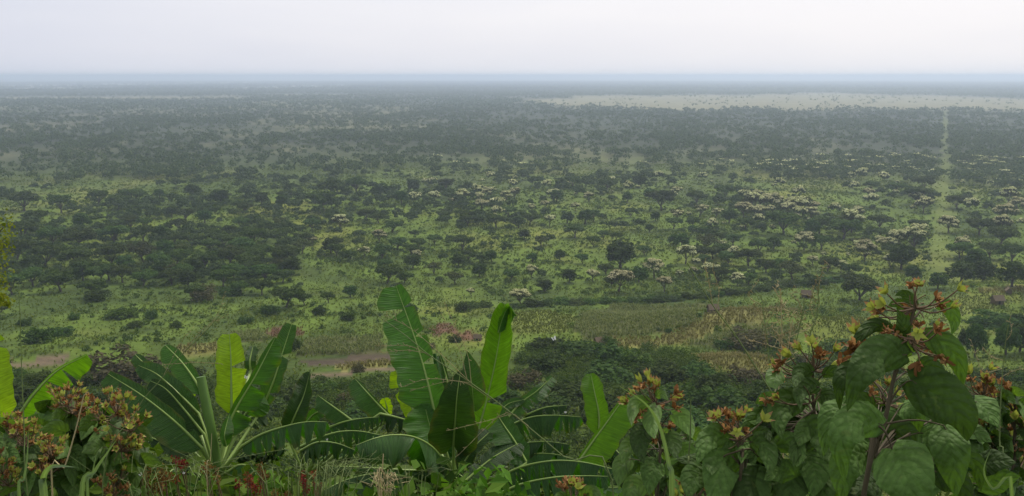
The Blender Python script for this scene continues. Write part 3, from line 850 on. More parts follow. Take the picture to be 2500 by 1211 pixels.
def ground_cover():
    rg = np.random.default_rng(5)
    g = Geo()
    # grass and herb clumps of the meadow
    for (r0, r1, dn, hs, ws) in ((118, 260, 520, (.4, 1.3), .30), (260, 420, 430, (.4, 1.3), .34), (420, 640, 230, (.5, 1.5), .55), (640, 1000, 80, (.6, 1.8), 1.0)):
        n = int(.5 * (r1 ** 2 - r0 ** 2) * R(72) * dn / 1000)
        r = np.sqrt(rg.uniform(r0 ** 2, r1 ** 2, n)); a = R(-36) + rg.uniform(0, R(72), n)
        x, y = r * np.sin(a), r * np.cos(a)
        k = ~in_field(x, y) & (~inpoly(x, y, CUT) | (rg.random(n) < .35))
        patch = fbm(x / 22, y / 30, 91, 3)
        k &= rg.random(n) < .35 + .65 * smooth(patch, -.3, .4)
        x, y, patch = x[k], y[k], patch[k]
        hh = rg.uniform(hs[0], hs[1], len(x)) * (1 + .6 * np.clip(patch, 0, 1))
        g.add(*tufts(x, y, hh, np.full(len(x), ws), 4, rg, 1.0), 0)
    o = g.obj('meadow_scrub', M['scrub'])
    tag(o, 'rough green grass and low scrub over the plain and slope', 'scrub', kind='stuff')
    for key, mat, dn, hgt, label in (('maize', 'maize', 1100, (1.2, 2.1), 'grey-green maize standing in the fields below'), ('green_crop', 'green_crop', 1000, (.6, 1.1), 'fresh green low crop in small fields'),
                                     ('straw_crop', 'straw_crop', 1100, (.9, 1.6), 'ripening straw-yellow crop on the mounds'), ('red', 'red_crop', 420, (.5, 1.1), 'rust-red weeds on bare field patches')):
        g = Geo()
        for poly in FIELD[key]:
            lo, hi = poly.min(0), poly.max(0)
            n = int((hi - lo).prod() * dn / 1000)
            x = rg.uniform(lo[0], hi[0], n); y = rg.uniform(lo[1], hi[1], n)
            if key in ('maize', 'straw_crop'):                       # sown in rows
                y = np.round((y + .35 * x) / 1.1) * 1.1 - .35 * x + rg.normal(0, .12, n)
            k = inpoly(x + 2.2 * fbm(x / 9, y / 9, 61, 2), y + 2.2 * fbm(x / 9, y / 9, 71, 2), poly)
            k &= fbm(x / 16, y / 16, 97, 2) > -.55
            x, y = x[k], y[k]
            if len(x): g.add(*tufts(x, y, rg.uniform(*hgt, len(x)), np.full(len(x), .24), 5, rg, .7), 0)
        o = g.obj('field_crop', M[mat])
        tag(o, label, 'crop', kind='stuff')
    # knee- to head-high shrubs scattered through the meadow
    g = Geo()
    n = 26000
    r = np.sqrt(rg.uniform(255 ** 2, 900 ** 2, n)); a = R(-36) + rg.uniform(0, R(72), n)
    x, y = r * np.sin(a), r * np.cos(a)
    k = ~in_field(x, y) & ~inpoly(x, y, CUT) & (rg.random(n) < .12 + .88 * smooth(fbm(x / 26, y / 34, 123, 3), -.05, .5))
    x, y = x[k], y[k]; z = H(x, y); n = len(x)
    wd = rg.uniform(1.0, 3.6, n); ht = wd * rg.uniform(.4, .75, n); nq = 34
    u = nrm(rg.normal(size=(n, nq, 3)) + [0, 0, .6]); u[..., 2] = np.abs(u[..., 2])
    lob = rg.normal(0, .2, (n, 4, 3)) * [1, 1, .2]
    c = (u * [.34, .34, .8] * rg.uniform(.5, 1.05, (n, nq, 1)) + lob[np.arange(n)[:, None], rg.integers(0, 4, (n, nq))]) * np.stack([wd, wd, ht], -1)[:, None] + np.stack([x, y, z], -1)[:, None]
    V, Q = leafquads(c.reshape(-1, 3), nrm(u + rg.normal(0, .5, u.shape)).reshape(-1, 3), (rg.uniform(.10, .2, (n, nq)) * wd[:, None]).ravel(), rg, .6)
    g.add(V, Q)
    o = g.obj('meadow_shrubs', M['bush'])
    tag(o, 'low dark shrubs dotted all over the green plain', 'shrubs', kind='stuff')
    # leafy undergrowth filling the steep slope between the countable bushes
    g = Geo()
    n = 5200
    r = np.sqrt(rg.uniform(100 ** 2, 235 ** 2, n)); a = R(-36) + rg.uniform(0, R(72), n)
    x, y = r * np.sin(a), r * np.cos(a)
    z = H(x, y); px, py, f = proj(np.stack([x, y, z], -1))
    pr = np.where(px > 1260, smooth(py, 825, 890), np.where(px > 640, .75 * smooth(py, 905, 960), .9 * smooth(py, 900, 950)))
    k = ~in_field(x, y) & (rg.random(n) < pr * (.3 + .7 * smooth(fbm(x / 18, y / 18, 23, 2), -.3, .3)))
    x, y, z = x[k], y[k], z[k]; n = len(x)
    wd = rg.uniform(2.0, 5.5, n); ht = wd * rg.uniform(.45, .8, n)
    nq = 130
    u = nrm(rg.normal(size=(n, nq, 3)) + [0, 0, .6]); u[..., 2] = np.abs(u[..., 2])
    lob = rg.normal(0, .2, (n, 6, 3)) * [1, 1, .25]
    c = u * [.33, .33, .75] * rg.uniform(.6, 1.05, (n, nq, 1)) + lob[np.arange(n)[:, None], rg.integers(0, 6, (n, nq))]
    c = c * np.stack([wd, wd, ht], -1)[:, None] + np.stack([x, y, z], -1)[:, None]
    V, Q = leafquads(c.reshape(-1, 3), nrm(u + rg.normal(0, .5, u.shape)).reshape(-1, 3), rg.uniform(.14, .34, n * nq), rg, .6)
    g.add(V, Q)
    o = g.obj('slope_undergrowth', M['bush'])
    tag(o, 'tangled dark green undergrowth covering the slope below', 'undergrowth', kind='stuff')
ground_cover()

# ================================================================== FOREGROUND
M['ban_young'] = bladem('banana_leaf_young', (0.19, 0.33, 0.008), (0.20, 0.34, 0.012), (1.8, 1.7, 0.4), .58, .42, .25, nv=70, slope=.5, bump=.4, edge=.3)
M['ban_fresh'] = bladem('banana_leaf_fresh', (0.060, 0.175, 0.006), (0.08, 0.19, 0.010), (1.8, 1.8, 0.35), .50, .42, .28, nv=70, slope=.5, bump=.5, edge=.3)
M['ban_mid'] = bladem('banana_leaf_green', (0.028, 0.112, 0.007), (0.040, 0.118, 0.012), (2.0, 2.0, 0.35), .42, .40, .32, nv=70, slope=.5, bump=.6, edge=.3)
M['ban_old'] = bladem('banana_leaf_old', (0.022, 0.082, 0.008), (0.036, 0.092, 0.016), (1.8, 1.9, 0.4), .34, .42, .32, nv=70, slope=.5, bump=.7, spots=.35, edge=.5)
M['ban_dark'] = bladem('banana_leaf_dark', (0.013, 0.048, 0.005), (0.022, 0.054, 0.010), (1.6, 1.7, 0.4), .28, .48, .25, nv=70, slope=.5, bump=.6, edge=.35)  # for leaves in shade: the shade is put into this darker green
M['midrib'] = simple('banana_midrib', (0.22, 0.32, 0.07), .45, .15, 6, .4)
M['rolled'] = simple('rolled_leaf', (0.10, 0.185, 0.035), .45, .3, 5, .35)
M['pseudo'] = simple('banana_pseudostem', (0.15, 0.20, 0.06), .5, .45, 5, .4)
M['shrub_leaf'] = bladem('shrub_leaf', (0.017, 0.054, 0.006), (0.062, 0.115, 0.024), (1.8, 2.0, 0.4), .16, .68, .16, nv=5, slope=3.4, bump=.75, var=.45, quilt=1.5, spots=.22)  # deep green, darkened further: shade among the leaves is put into the colour
M['shrub_leaf_lit'] = bladem('shrub_leaf_lit_tone', (0.062, 0.150, 0.012), (0.085, 0.15, 0.035), (1.9, 2.0, 0.5), .36, .55, .2, nv=5, slope=3.4, bump=.35, var=.35, quilt=1.1, spots=.5)  # brighter copy of the shrub leaf, with the light put into its colour
M['shrub_stem'] = simple('shrub_stem', (0.075, 0.06, 0.03), .8, .3, 30)
M['stalk'] = simple('flower_stalk', (0.13, 0.085, 0.045), .75, .35, 60)
M['calyx'] = simple('green_calyx', (0.33, 0.37, 0.055), .55, .25, 60, trans=.35)
M['calyx_tip'] = simple('brown_calyx_tip', (0.34, 0.20, 0.08), .6, .35, 80, trans=.3)
M['petal'] = simple('dried_petal', (0.20, 0.088, 0.024), .7, .5, 70, trans=.3)
M['petal_tan'] = simple('pale_dried_petal', (0.46, 0.25, 0.09), .7, .4, 70, trans=.35)
M['grass_blade'] = bladem('grass_blade', (0.09, 0.16, 0.05), (0.12, 0.18, 0.07), (1.8, 1.9, 0.7), .35, .5, .4, nv=2, slope=0, bump=.1)
M['grass_green'] = simple('grass_culm', (0.15, 0.20, 0.06), .6, .3, 20, trans=.2)
M['grass_straw'] = simple('dry_grass_culm', (0.46, 0.38, 0.19), .6, .25, 20, trans=.2)
M['red_weed'] = foliage('red_weed', (0.10, 0.02, 0.018), (0.24, 0.06, 0.03), .3, tcol=(1.3, 1, .7))
M['orange_weed'] = foliage('orange_weed', (0.11, 0.065, 0.022), (0.22, 0.14, 0.045), .3, tcol=(1.3, 1, .7))
M['white'] = simple('butterfly_wing', (0.80, 0.80, 0.78), .6, .04, 40, trans=.25)
M['black'] = simple('butterfly_body', (0.03, 0.03, 0.03), .6, .1, 40)
M['edge_leaf'] = foliage('edge_tree_leaf', (0.10, 0.145, 0.014), (0.24, 0.28, 0.04), .4, .5, objvar=.1)
M['under'] = foliage('undergrowth_leaf', (0.028, 0.060, 0.007), (0.095, 0.165, 0.020), .3, .55)

def px2m(px, d): return px / F * d

def blade(geo, P, wl, wr, n=36, nv=5, mode='cam', roll=0., fold=0., curl=0., prof='banana', tears=(0, 0), ripple=0., droop=0., rg=None, m=0, T0=None, sweep=.12, tj=.25):
    """a leaf blade along the world-space midrib P; wl / wr are its half widths in metres"""
    rg = rg or np.random.default_rng(1)
    C = spline(P, n); T = nrm(np.gradient(C, axis=0))
    u = np.linspace(0, 1, n)
    L = np.linalg.norm(np.diff(C, axis=0), axis=1).sum()
    if mode == 'cam':
        V0 = nrm(np.array([0, 0, CAMZ]) - C); S = nrm(np.cross(T, V0))
    else:
        S = nrm(np.cross(T, np.array([0, 0, 1.]) + 0 * T))
    N = np.cross(S, T)
    ro = R(np.asarray(roll)) if np.ndim(roll) == 0 else np.interp(u, np.linspace(0, 1, len(roll)), np.radians(roll))
    ro = np.broadcast_to(ro, (n,))[:, None]
    S, N = S * np.cos(ro) + N * np.sin(ro), N * np.cos(ro) - S * np.sin(ro)
    if prof == 'banana':
        pr = np.minimum(1, (np.clip(u, 0, 1) / .16)) ** .55 * (1 - .12 * u) * np.sqrt(np.clip(1 - (np.clip(u - .72, 0, 1) / rg.uniform(.283, .33)) ** 2.2, 0, 1))
        kk = rg.uniform(0, 6.28, 3)
        pr = pr * (1 + .05 * np.sin(u * 17 + kk[0]) + .03 * np.sin(u * 41 + kk[1]))
    elif prof == 'heart':
        k = np.clip(u / .22, 0, 1)
        pr = (.42 + .58 * np.sin(k * math.pi / 2)) * np.where(u < .3, 1, np.clip(1 - ((u - .3) / .70) ** 1.55, 0, 1) ** .9)
        pr[0] = .30
    elif prof == 'grass':
        pr = np.minimum(1, .5 + u / .3) * (1 - u ** 2.2)
    else:
        pr = np.sin(np.clip(u, 0.0, 1) ** .8 * math.pi) ** .8
    pr = np.maximum(pr, .012)
    vv = np.linspace(0, 1, nv)
    ph = rg.uniform(0, 6.28, 4)
    for side, wd, nt in ((-1, wl, tears[0]), (1, wr, tears[1])):
        if isinstance(nt, (list, tuple)): cuts, nt = np.r_[0, (np.array(nt) * (n - 1)).astype(int), n - 1], len(nt)
        else: cuts = np.r_[0, np.sort(rg.choice(np.arange(3, n - 3), min(nt, n - 7), replace=False)), n - 1] if nt else np.array([0, n - 1])
        for a, b in zip(cuts[:-1], cuts[1:]):
            if b <= a: continue
            idx = np.arange(a, b + 1); k = len(idx)
            da = rg.normal(0, tj * (1.0 if mode == 'cam' else 1.5)) if nt else 0
            le = rg.uniform(.82, 1.05) if nt else 1
            uu = u[idx][:, None]; v = vv[None]
            ang = R(fold) + R(droop) * v + R(curl) * v * v * uu + da * v
            ang = ang + ripple * (np.sin(uu * 23 + ph[0] + side) * .6 + np.sin(uu * 47 + ph[1]) * .4) * v
            w_ = wd * pr[idx][:, None] * le
            # integrate the bending across the blade
            dS = np.cos(ang); dN = np.sin(ang)
            cs = np.concatenate([np.zeros((k, 1)), np.cumsum((dS[:, 1:] + dS[:, :-1]) / 2, 1)], 1) / (nv - 1)
            cn = np.concatenate([np.zeros((k, 1)), np.cumsum((dN[:, 1:] + dN[:, :-1]) / 2, 1)], 1) / (nv - 1)
            gap = np.zeros(k)
            if nt and k > 1:
                g_ = (b - a) / n * L * (.10 if mode == 'cam' else .22) + .004
                gap = np.linspace(1, -1, k) * g_
                if a == 0: gap = np.minimum(gap, 0)
                if b == n - 1: gap = np.maximum(gap, 0)
            along = sweep * w_ * (v ** 1.2) * pr[idx][:, None] + gap[:, None] * v ** .8
            if prof == 'heart':                       # lobes reach back past the stalk
                along = along - (np.clip(1 - u[idx] / .2, 0, 1) ** 1.2)[:, None] * v * wd * .35
            Pt = C[idx][:, None] + side * S[idx][:, None] * (w_ * cs)[..., None] + N[idx][:, None] * (w_ * cn)[..., None] + T[idx][:, None] * along[..., None]
            i = np.arange(k - 1)[:, None] * nv; j = np.arange(nv - 1)[None]
            q = [i + j, i + nv + j, i + nv + j + 1, i + j + 1] if side < 0 else [i + j, i + j + 1, i + nv + j + 1, i + nv + j]
            Q = np.stack(q, -1).reshape(-1, 4)[:, ::-1]
            uv = np.stack(np.broadcast_arrays(uu, .5 + side * .5 * v), -1).reshape(-1, 2)
            geo.add(Pt.reshape(-1, 3), Q, m, uv)
    return C

def pts3(L): return np.array([P3(*p) for p in L])

# ------------------------------------------------------------------ banana plants
# leaf: (midrib pixels+depth ..., left half width px, right half width px, options)
def banana_leaf(parent, pts, wl, wr, mat='ban_mid', mode='cam', petiole=None, label=None, seed=0, rib=1.0, **kw):
    rg = np.random.default_rng(seed + int(pts[0][0]))
    P = pts3(pts); d = np.mean([p[2] for p in pts])
    g = Geo()
    kw.setdefault('n', 64); kw.setdefault('nv', 6); kw.setdefault('ripple', .18)
    C = blade(g, P, px2m(wl, d), px2m(wr, d), mode=mode, rg=rg, **kw)
    o = g.obj('leaf', M[mat], parent, smooth=True)
    if label: o['label'] = label
    r = Geo()
    q = C
    if petiole is not None:
        b = pts3(petiole)
        q = np.vstack([spline(np.vstack([b, C[:1]]), 8)[:-1], C])
    n = len(q)
    # the rib sits just under the upper face, a little thicker than the blade
    tube(r, q, np.linspace(.020, .0025, n) * rib, 6)
    r.obj('midrib', M['midrib'], o, smooth=True)
    return o
def pseudostem(parent, top, base, r0, r1, mat='pseudo'):
    g = Geo()
    P = spline(np.array([base, (np.array(base) + top) / 2 + [.03, 0, 0], top]), 10)
    tube(g, P, np.linspace(r0, r1, 10), 10, cap=True)
    return g.obj('pseudostem', M[mat], parent, smooth=True)
def banana(px, py, d, label, top=None):
    """root a plant under the pixel (px,py) at depth d"""
    t = P3(px, py, d)
    b = np.array([t[0] + .05, t[1] + .05, float(H(t[0], t[1])) - .05])
    o = root('banana_plant', b, label, 'banana plant', 'banana plants on the near slope')
    pseudostem(o, t - [0, 0, .12], b, .11, .028)
    return o

# --- centre
c = banana(1108, 1150, 10.5, 'tall banana plant in the centre with a broad torn upright leaf')
ct = [(1108, 1165, 10.5)]
banana_leaf(c, [(1062, 1012, 10.35), (1042, 925, 10.4), (1014, 830, 10.5), (967, 698, 10.7)], 74, 34, 'ban_mid', roll=-8, fold=10, n=90, petiole=ct + [(1085, 1090, 10.4)], tears=([.84], [.42, .62, .85]), tj=.10, seed=1, ripple=.06, label='broad torn upright leaf')
banana_leaf(c, [(1072, 1078, 10.2), (1050, 1040, 10.25), (1035, 980, 10.35)], 78, 30, 'ban_mid', roll=-20, fold=18, prof='oval', seed=2, rib=.4)
banana_leaf(c, [(1045, 1050, 11.0), (1000, 985, 11.2), (966, 905, 11.3)], 30, 30, 'ban_young', roll=10, fold=8, petiole=ct, seed=3, tears=(1, 1), tj=.1)
banana_leaf(c, [(1090, 1040, 11.2), (1068, 960, 11.3), (1055, 905, 11.4)], 20, 22, 'ban_young', roll=20, fold=10, petiole=ct, seed=4)
banana_leaf(c, [(1165, 1062, 10.7), (1190, 970, 10.8), (1212, 870, 10.9), (1232, 742, 11.1)], 46, 66, 'ban_fresh', roll=10, fold=34, curl=50, n=80, petiole=ct + [(1125, 1100, 10.6)], tears=(0, 1), tj=.15, seed=5, ripple=.05, label='upright leaf folded over at its tip')
banana_leaf(c, [(1216, 812, 10.9), (1228, 775, 10.95), (1242, 752, 11.0), (1262, 772, 10.9)], 20, 26, 'ban_mid', roll=-40, fold=20, curl=60, prof='oval', seed=6, rib=.3)
banana_leaf(c, [(1107, 1086, 10.2), (1111, 1030, 10.0), (1116, 965, 9.9), (1125, 902, 10.0)], 72, 74, 'ban_dark', roll=4, fold=32, curl=30, prof='heart', petiole=ct + [(1107, 1120, 10.4)], seed=7, ripple=.10, label='dark cupped leaf facing the camera')
banana_leaf(c, [(1158, 1005, 10.4), (1152, 940, 10.3), (1141, 858, 10.4)], 27, 38, 'ban_old', roll=10, fold=25, prof='oval', seed=8, rib=.4)
g = Geo(); tube(g, pts3([(1104, 1120, 10.6), (1080, 990, 10.7), (1070, 920, 10.75), (1061, 864, 10.8)]), [.05, .045, .04, .022], 8, cap=True); s = g.obj('rolled_leaf', M['ban_mid'], c, smooth=True)
banana_leaf(c, [(1098, 960, 10.8), (1088, 915, 10.85), (1074, 868, 10.9)], 22, 6, 'ban_old', roll=-10, fold=10, petiole=ct, seed=9)
banana_leaf(c, [(1095, 1140, 9.9), (1055, 1092, 9.6), (1010, 1067, 9.4), (960, 1062, 9.2), (915, 1070, 9.0), (869, 1087, 8.9)], 80, 84, 'ban_old', mode='up', fold=-42, droop=-30, petiole=ct, tears=([.45], [.52, .8]), tj=.16, seed=10, sweep=0, label='arching leaf with its halves hanging down')
banana_leaf(c, [(1040, 1180, 9.6), (980, 1162, 9.3), (918, 1156, 9.0), (850, 1170, 8.8), (788, 1198, 8.6)], 62, 62, 'ban_old', mode='up', fold=-50, droop=-20, petiole=[(1108, 1200, 10.4)], tears=(3, 2), tj=.12, seed=11, sweep=0)
banana_leaf(c, [(1060, 1150, 9.9), (990, 1148, 9.7), (900, 1142, 9.6), (800, 1138, 9.5)], 30, 30, 'ban_old', mode='up', fold=-40, droop=-20, petiole=ct, tears=(3, 3), seed=12, sweep=0)
banana_leaf(c, [(1190, 1185, 9.8), (1260, 1145, 9.5), (1340, 1126, 9.2), (1420, 1128, 9.0), (1512, 1149, 8.8)], 62, 66, 'ban_old', mode='up', fold=-60, droop=-24, petiole=[(1112, 1215, 10.3)], tears=(11, 13), tj=.22, seed=13, sweep=0, label='long arching leaf torn into hanging strips')
banana_leaf(c, [(1200, 1215, 9.1), (1270, 1183, 8.9), (1350, 1166, 8.7), (1420, 1162, 8.6), (1485, 1163, 8.5)], 60, 62, 'ban_old', mode='up', fold=-62, droop=-22, petiole=[(1114, 1230, 10.2)], tears=(13, 14), tj=.22, seed=14, sweep=0)
banana_leaf(c, [(1286, 1130, 10.9), (1255, 1075, 11.0), (1228, 1035, 11.1), (1200, 988, 11.2)], 62, 26, 'ban_mid', roll=-14, fold=5, petiole=[(1112, 1180, 10.6), (1230, 1160, 10.8)], seed=15, tears=(3, 0), tj=.1)
banana_leaf(c, [(1120, 1150, 10.2), (1160, 1090, 10.1), (1195, 1055, 10.2)], 30, 34, 'ban_dark', roll=40, fold=20, petiole=ct, seed=16)
banana_leaf(c, [(1130, 1180, 10.6), (1200, 1120, 10.8), (1270, 1080, 11.0)], 26, 44, 'ban_dark', roll=30, fold=5, petiole=ct, seed=17, tears=(2, 5))

# --- right of centre
e = banana(1400, 1165, 11.4, 'slim banana plant right of centre with two clean upright leaves')
et = [(1400, 1180, 11.4)]
banana_leaf(e, [(1462, 1062, 11.5), (1462, 1010, 11.55), (1452, 960, 11.6), (1442, 912, 11.7)], 34, 25, 'ban_fresh', roll=0, fold=14, petiole=et, seed=21, ripple=.04, label='narrow upright leaf')
banana_leaf(e, [(1405, 1138, 10.9), (1442, 1085, 10.95), (1482, 1030, 11.0), (1528, 965, 11.1)], 8, 58, 'ban_fresh', roll=-6, fold=4, n=80, petiole=et, seed=22, ripple=.04, label='bright slanting leaf')
banana_leaf(e, [(1560, 1190, 10.9), (1575, 1090, 11.2), (1560, 1010, 11.4), (1530, 975, 11.5)], 22, 20, 'ban_mid', roll=20, fold=10, seed=23, petiole=et)
banana_leaf(e, [(1395, 1178, 10.5), (1470, 1190, 9.9), (1540, 1185, 9.4), (1600, 1150, 9.3)], 30, 44, 'ban_old', mode='up', fold=-35, droop=-25, tears=(6, 8), seed=24, sweep=0, petiole=et)
e2 = banana(1235, 1120, 12.0, 'low banana plant with tattered arching leaves behind the central one')
e2t = [(1235, 1130, 12.0)]
banana_leaf(e2, [(1225, 1062, 11.8), (1255, 1035, 11.6), (1300, 1018, 11.4), (1355, 1014, 11.2), (1418, 1018, 11.0)], 60, 62, 'ban_old', mode='up', fold=-62, droop=-20, petiole=e2t + [(1212, 1085, 11.9)], tears=(9, 9), tj=.2, seed=25, sweep=0)
banana_leaf(e2, [(1232, 1030, 12.3), (1270, 985, 12.4), (1310, 955, 12.4), (1348, 920, 12.5)], 14, 34, 'ban_old', roll=10, fold=5, petiole=e2t, tears=(2, 6), tj=.2, seed=26)
banana_leaf(e2, [(1280, 1015, 12.4), (1330, 995, 12.3), (1380, 990, 12.2)], 24, 28, 'ban_dark', mode='up', fold=-45, droop=-20, petiole=e2t, tears=(4, 4), seed=27, sweep=0)
banana_leaf(e2, [(1240, 1112, 11.7), (1275, 1085, 11.4), (1330, 1078, 11.2), (1390, 1085, 11.1)], 40, 44, 'ban_old', mode='up', fold=-52, droop=-20, petiole=e2t, tears=(6, 6), seed=28, sweep=0)
banana_leaf(e2, [(1250, 1130, 11.6), (1290, 1110, 11.3), (1345, 1108, 11.1), (1400, 1118, 11.0)], 34, 40, 'ban_mid', mode='up', fold=-45, droop=-20, petiole=e2t, tears=(5, 6), seed=29, sweep=0)
banana_leaf(e2, [(1230, 1100, 12.2), (1205, 1040, 12.3), (1235, 990, 12.4), (1280, 975, 12.4)], 14, 18, 'ban_old', roll=15, fold=5, tears=(2, 3), seed=30, petiole=e2t)

# --- left of centre
b = banana(530, 1150, 9.8, 'leafy banana plant at left with a yellow-green upright leaf and a rolled one')
bt = [(530, 1165, 9.8)]
banana_leaf(b, [(566, 1010, 10.1), (565, 950, 10.15), (564, 880, 10.2), (560, 816, 10.3)], 38, 42, 'ban_young', roll=4, fold=16, n=80, petiole=bt, tears=(0, 1), tj=.06, seed=31, ripple=.04, label='translucent yellow-green upright leaf')
banana_leaf(b, [(548, 1065, 9.9), (575, 1000, 9.95), (625, 915, 10.0), (672, 824, 10.15)], 12, 52, 'ban_mid', roll=-12, fold=6, n=90, petiole=bt, tears=([], [.28, .55]), tj=.15, seed=32, ripple=.28)
banana_leaf(b, [(640, 1000, 10.6), (668, 930, 10.6), (690, 860, 10.7), (712, 792, 10.8)], 30, 22, 'ban_old', roll=12, fold=8, petiole=bt, tears=(1, 2), tj=.12, seed=33)
banana_leaf(b, [(494, 1094, 9.5), (430, 1032, 9.4), (350, 968, 9.3), (264, 913, 9.2)], 66, 22, 'ban_old', roll=-6, fold=4, petiole=bt, tears=(1, 1), tj=.1, seed=34, ripple=.05, label='broad dark leaf slanting left')
banana_leaf(b, [(498, 1060, 9.75), (450, 1000, 9.75), (405, 950, 9.75), (368, 930, 9.8)], 40, 14, 'ban_dark', roll=6, fold=4, petiole=bt, seed=35)
banana_leaf(b, [(485, 1010, 9.9), (440, 965, 9.9), (385, 915, 9.95), (338, 892, 10.0)], 34, 24, 'ban_old', roll=0, fold=4, petiole=bt + [(510, 1080, 9.8)], seed=36, tears=(1, 0))
banana_leaf(b, [(400, 925, 10.0), (375, 905, 10.05), (350, 885, 10.1), (330, 866, 10.15)], 24, 12, 'ban_old', roll=0, fold=4, seed=37, petiole=[(510, 1080, 9.9), (450, 980, 10.0)])
banana_leaf(b, [(494, 960, 10.1), (470, 920, 10.15), (440, 880, 10.2), (404, 843, 10.3)], 36, 16, 'ban_mid', roll=-6, fold=4, petiole=bt, seed=38, ripple=.04)
banana_leaf(b, [(462, 985, 10.6), (445, 940, 10.6), (432, 905, 10.7)], 18, 24, 'ban_young', roll=10, fold=10, petiole=bt, seed=39)
g = Geo(); tube(g, pts3([(533, 1150, 9.7), (524, 1090, 9.6), (508, 1010, 9.55), (490, 920, 9.55)]), [.042, .048, .054, .05], 10, cap=True); s = g.obj('rolled_leaf', M['rolled'], b, smooth=True); s['label'] = 'pale rolled young leaf'
banana_leaf(b, [(612, 905, 11.0), (610, 880, 11.0), (618, 845, 11.1)], 14, 16, 'ban_old', roll=10, petiole=bt, seed=40)
banana_leaf(b, [(590, 1090, 9.5), (640, 1060, 9.3), (700, 1040, 9.1), (750, 1030, 9.0), (798, 1030, 8.9)], 58, 62, 'ban_old', mode='up', fold=-62, droop=-16, petiole=bt, tears=(7, 8), tj=.14, seed=41, sweep=0)
banana_leaf(b, [(553, 1090, 9.6), (548, 1060, 9.55), (560, 1010, 9.7)], 16, 22, 'ban_mid', roll=-30, fold=20, prof='oval', seed=42, rib=.4)
banana_leaf(b, [(560, 1150, 9.6), (585, 1135, 9.5), (610, 1140, 9.4), (625, 1158, 9.3)], 22, 24, 'ban_mid', mode='up', fold=-40, droop=-20, petiole=bt, seed=43, sweep=0)
banana_leaf(b, [(590, 1030, 10.4), (620, 1015, 10.5), (660, 1000, 10.6)], 26, 40, 'ban_dark', roll=20, fold=10, petiole=bt, seed=44, tears=(1, 4))
banana_leaf(b, [(600, 1010, 10.1), (625, 985, 10.1), (640, 960, 10.2)], 10, 38, 'ban_mid', roll=-20, fold=10, petiole=bt, seed=45, prof='oval')
banana_leaf(b, [(470, 1100, 9.9), (400, 1080, 9.9), (350, 1060, 9.9)], 34, 28, 'ban_dark', mode='up', fold=-50, droop=-10, petiole=bt, seed=46, sweep=0, tears=(4, 4))

d_ = banana(745, 1150, 11.3, 'half hidden banana plant with drooping leaves between the two tall ones')
dt = [(745, 1165, 11.3)]
banana_leaf(d_, [(700, 1060, 11.2), (722, 1010, 11.2), (742, 965, 11.3), (757, 908, 11.4)], 30, 30, 'ban_dark', roll=(-20, 10, 60), fold=22, curl=30, petiole=dt, seed=51, ripple=.2, label='twisted dark leaf')
banana_leaf(d_, [(866, 1032, 11.0), (840, 1012, 11.0), (810, 990, 11.0), (777, 966, 11.1)], 34, 4, 'ban_old', roll=0, fold=4, petiole=dt + [(800, 1080, 11.1)], seed=52)
banana_leaf(d_, [(955, 1020, 11.2), (930, 995, 11.2), (900, 962, 11.2), (866, 924, 11.3)], 40, 6, 'ban_old', roll=0, fold=5, petiole=dt + [(880, 1070, 11.2)], seed=53, ripple=.06)
banana_leaf(d_, [(735, 1090, 10.6), (780, 1068, 10.4), (830, 1054, 10.3), (880, 1053, 10.2), (935, 1064, 10.1)], 44, 48, 'ban_old', mode='up', fold=-66, droop=-16, petiole=dt, tears=(14, 16), tj=.16, seed=54, sweep=0)
banana_leaf(d_, [(796, 1046, 11.0), (840, 1030, 10.9), (880, 1022, 10.8), (925, 1018, 10.7)], 34, 40, 'ban_old', mode='up', fold=-66, droop=-16, petiole=dt, tears=(10, 12), tj=.16, seed=55, sweep=0)
banana_leaf(d_, [(928, 1010, 11.0), (965, 1018, 10.9), (1000, 1030, 10.8), (1035, 1062, 10.7)], 40, 44, 'ban_dark', mode='up', fold=-62, droop=-16, tears=(9, 11), tj=.25, seed=56, sweep=0, petiole=dt + [(860, 1060, 11.1)])
banana_leaf(d_, [(735, 1100, 10.5), (775, 1080, 10.2), (820, 1082, 10.0), (865, 1098, 9.9)], 44, 50, 'ban_old', mode='up', fold=-66, droop=-16, petiole=dt, tears=(10, 12), tj=.16, seed=57, sweep=0)
banana_leaf(d_, [(943, 1015, 11.5), (945, 995, 11.5), (938, 972, 11.5)], 16, 14, 'ban_young', roll=10, seed=58, petiole=dt + [(900, 1080, 11.3)], label='small bright yellow leaf')
banana_leaf(d_, [(745, 1035, 11.4), (765, 1012, 11.4), (790, 1000, 11.4)], 14, 20, 'ban_mid', roll=10, seed=59, petiole=dt, tears=(1, 2))

a_ = banana(20, 1130, 8.8, 'banana plant at the left edge with a cut-off bright leaf')
at_ = [(20, 1145, 8.8)]
banana_leaf(a_, [(-2, 1035, 8.8), (-6, 960, 8.8), (-12, 890, 8.85), (-22, 815, 8.9)], 40, 40, 'ban_young', roll=0, fold=5, petiole=at_, seed=61, ripple=.05, tears=(0, 1), tj=.05)
banana_leaf(a_, [(45, 1015, 8.9), (85, 960, 8.9), (140, 905, 8.95), (212, 866, 9.0)], 5, 62, 'ban_fresh', roll=-8, fold=-4, n=90, petiole=at_, seed=62, ripple=.30, tears=([], [.5, .7]), tj=.1, label='slanting leaf pleated across its width')
banana_leaf(a_, [(120, 1060, 9.3), (180, 1015, 9.2), (240, 990, 9.1), (310, 985, 9.0)], 24, 36, 'ban_old', mode='up', fold=-40, droop=-20, petiole=at_, seed=63, sweep=0, tears=(3, 4))

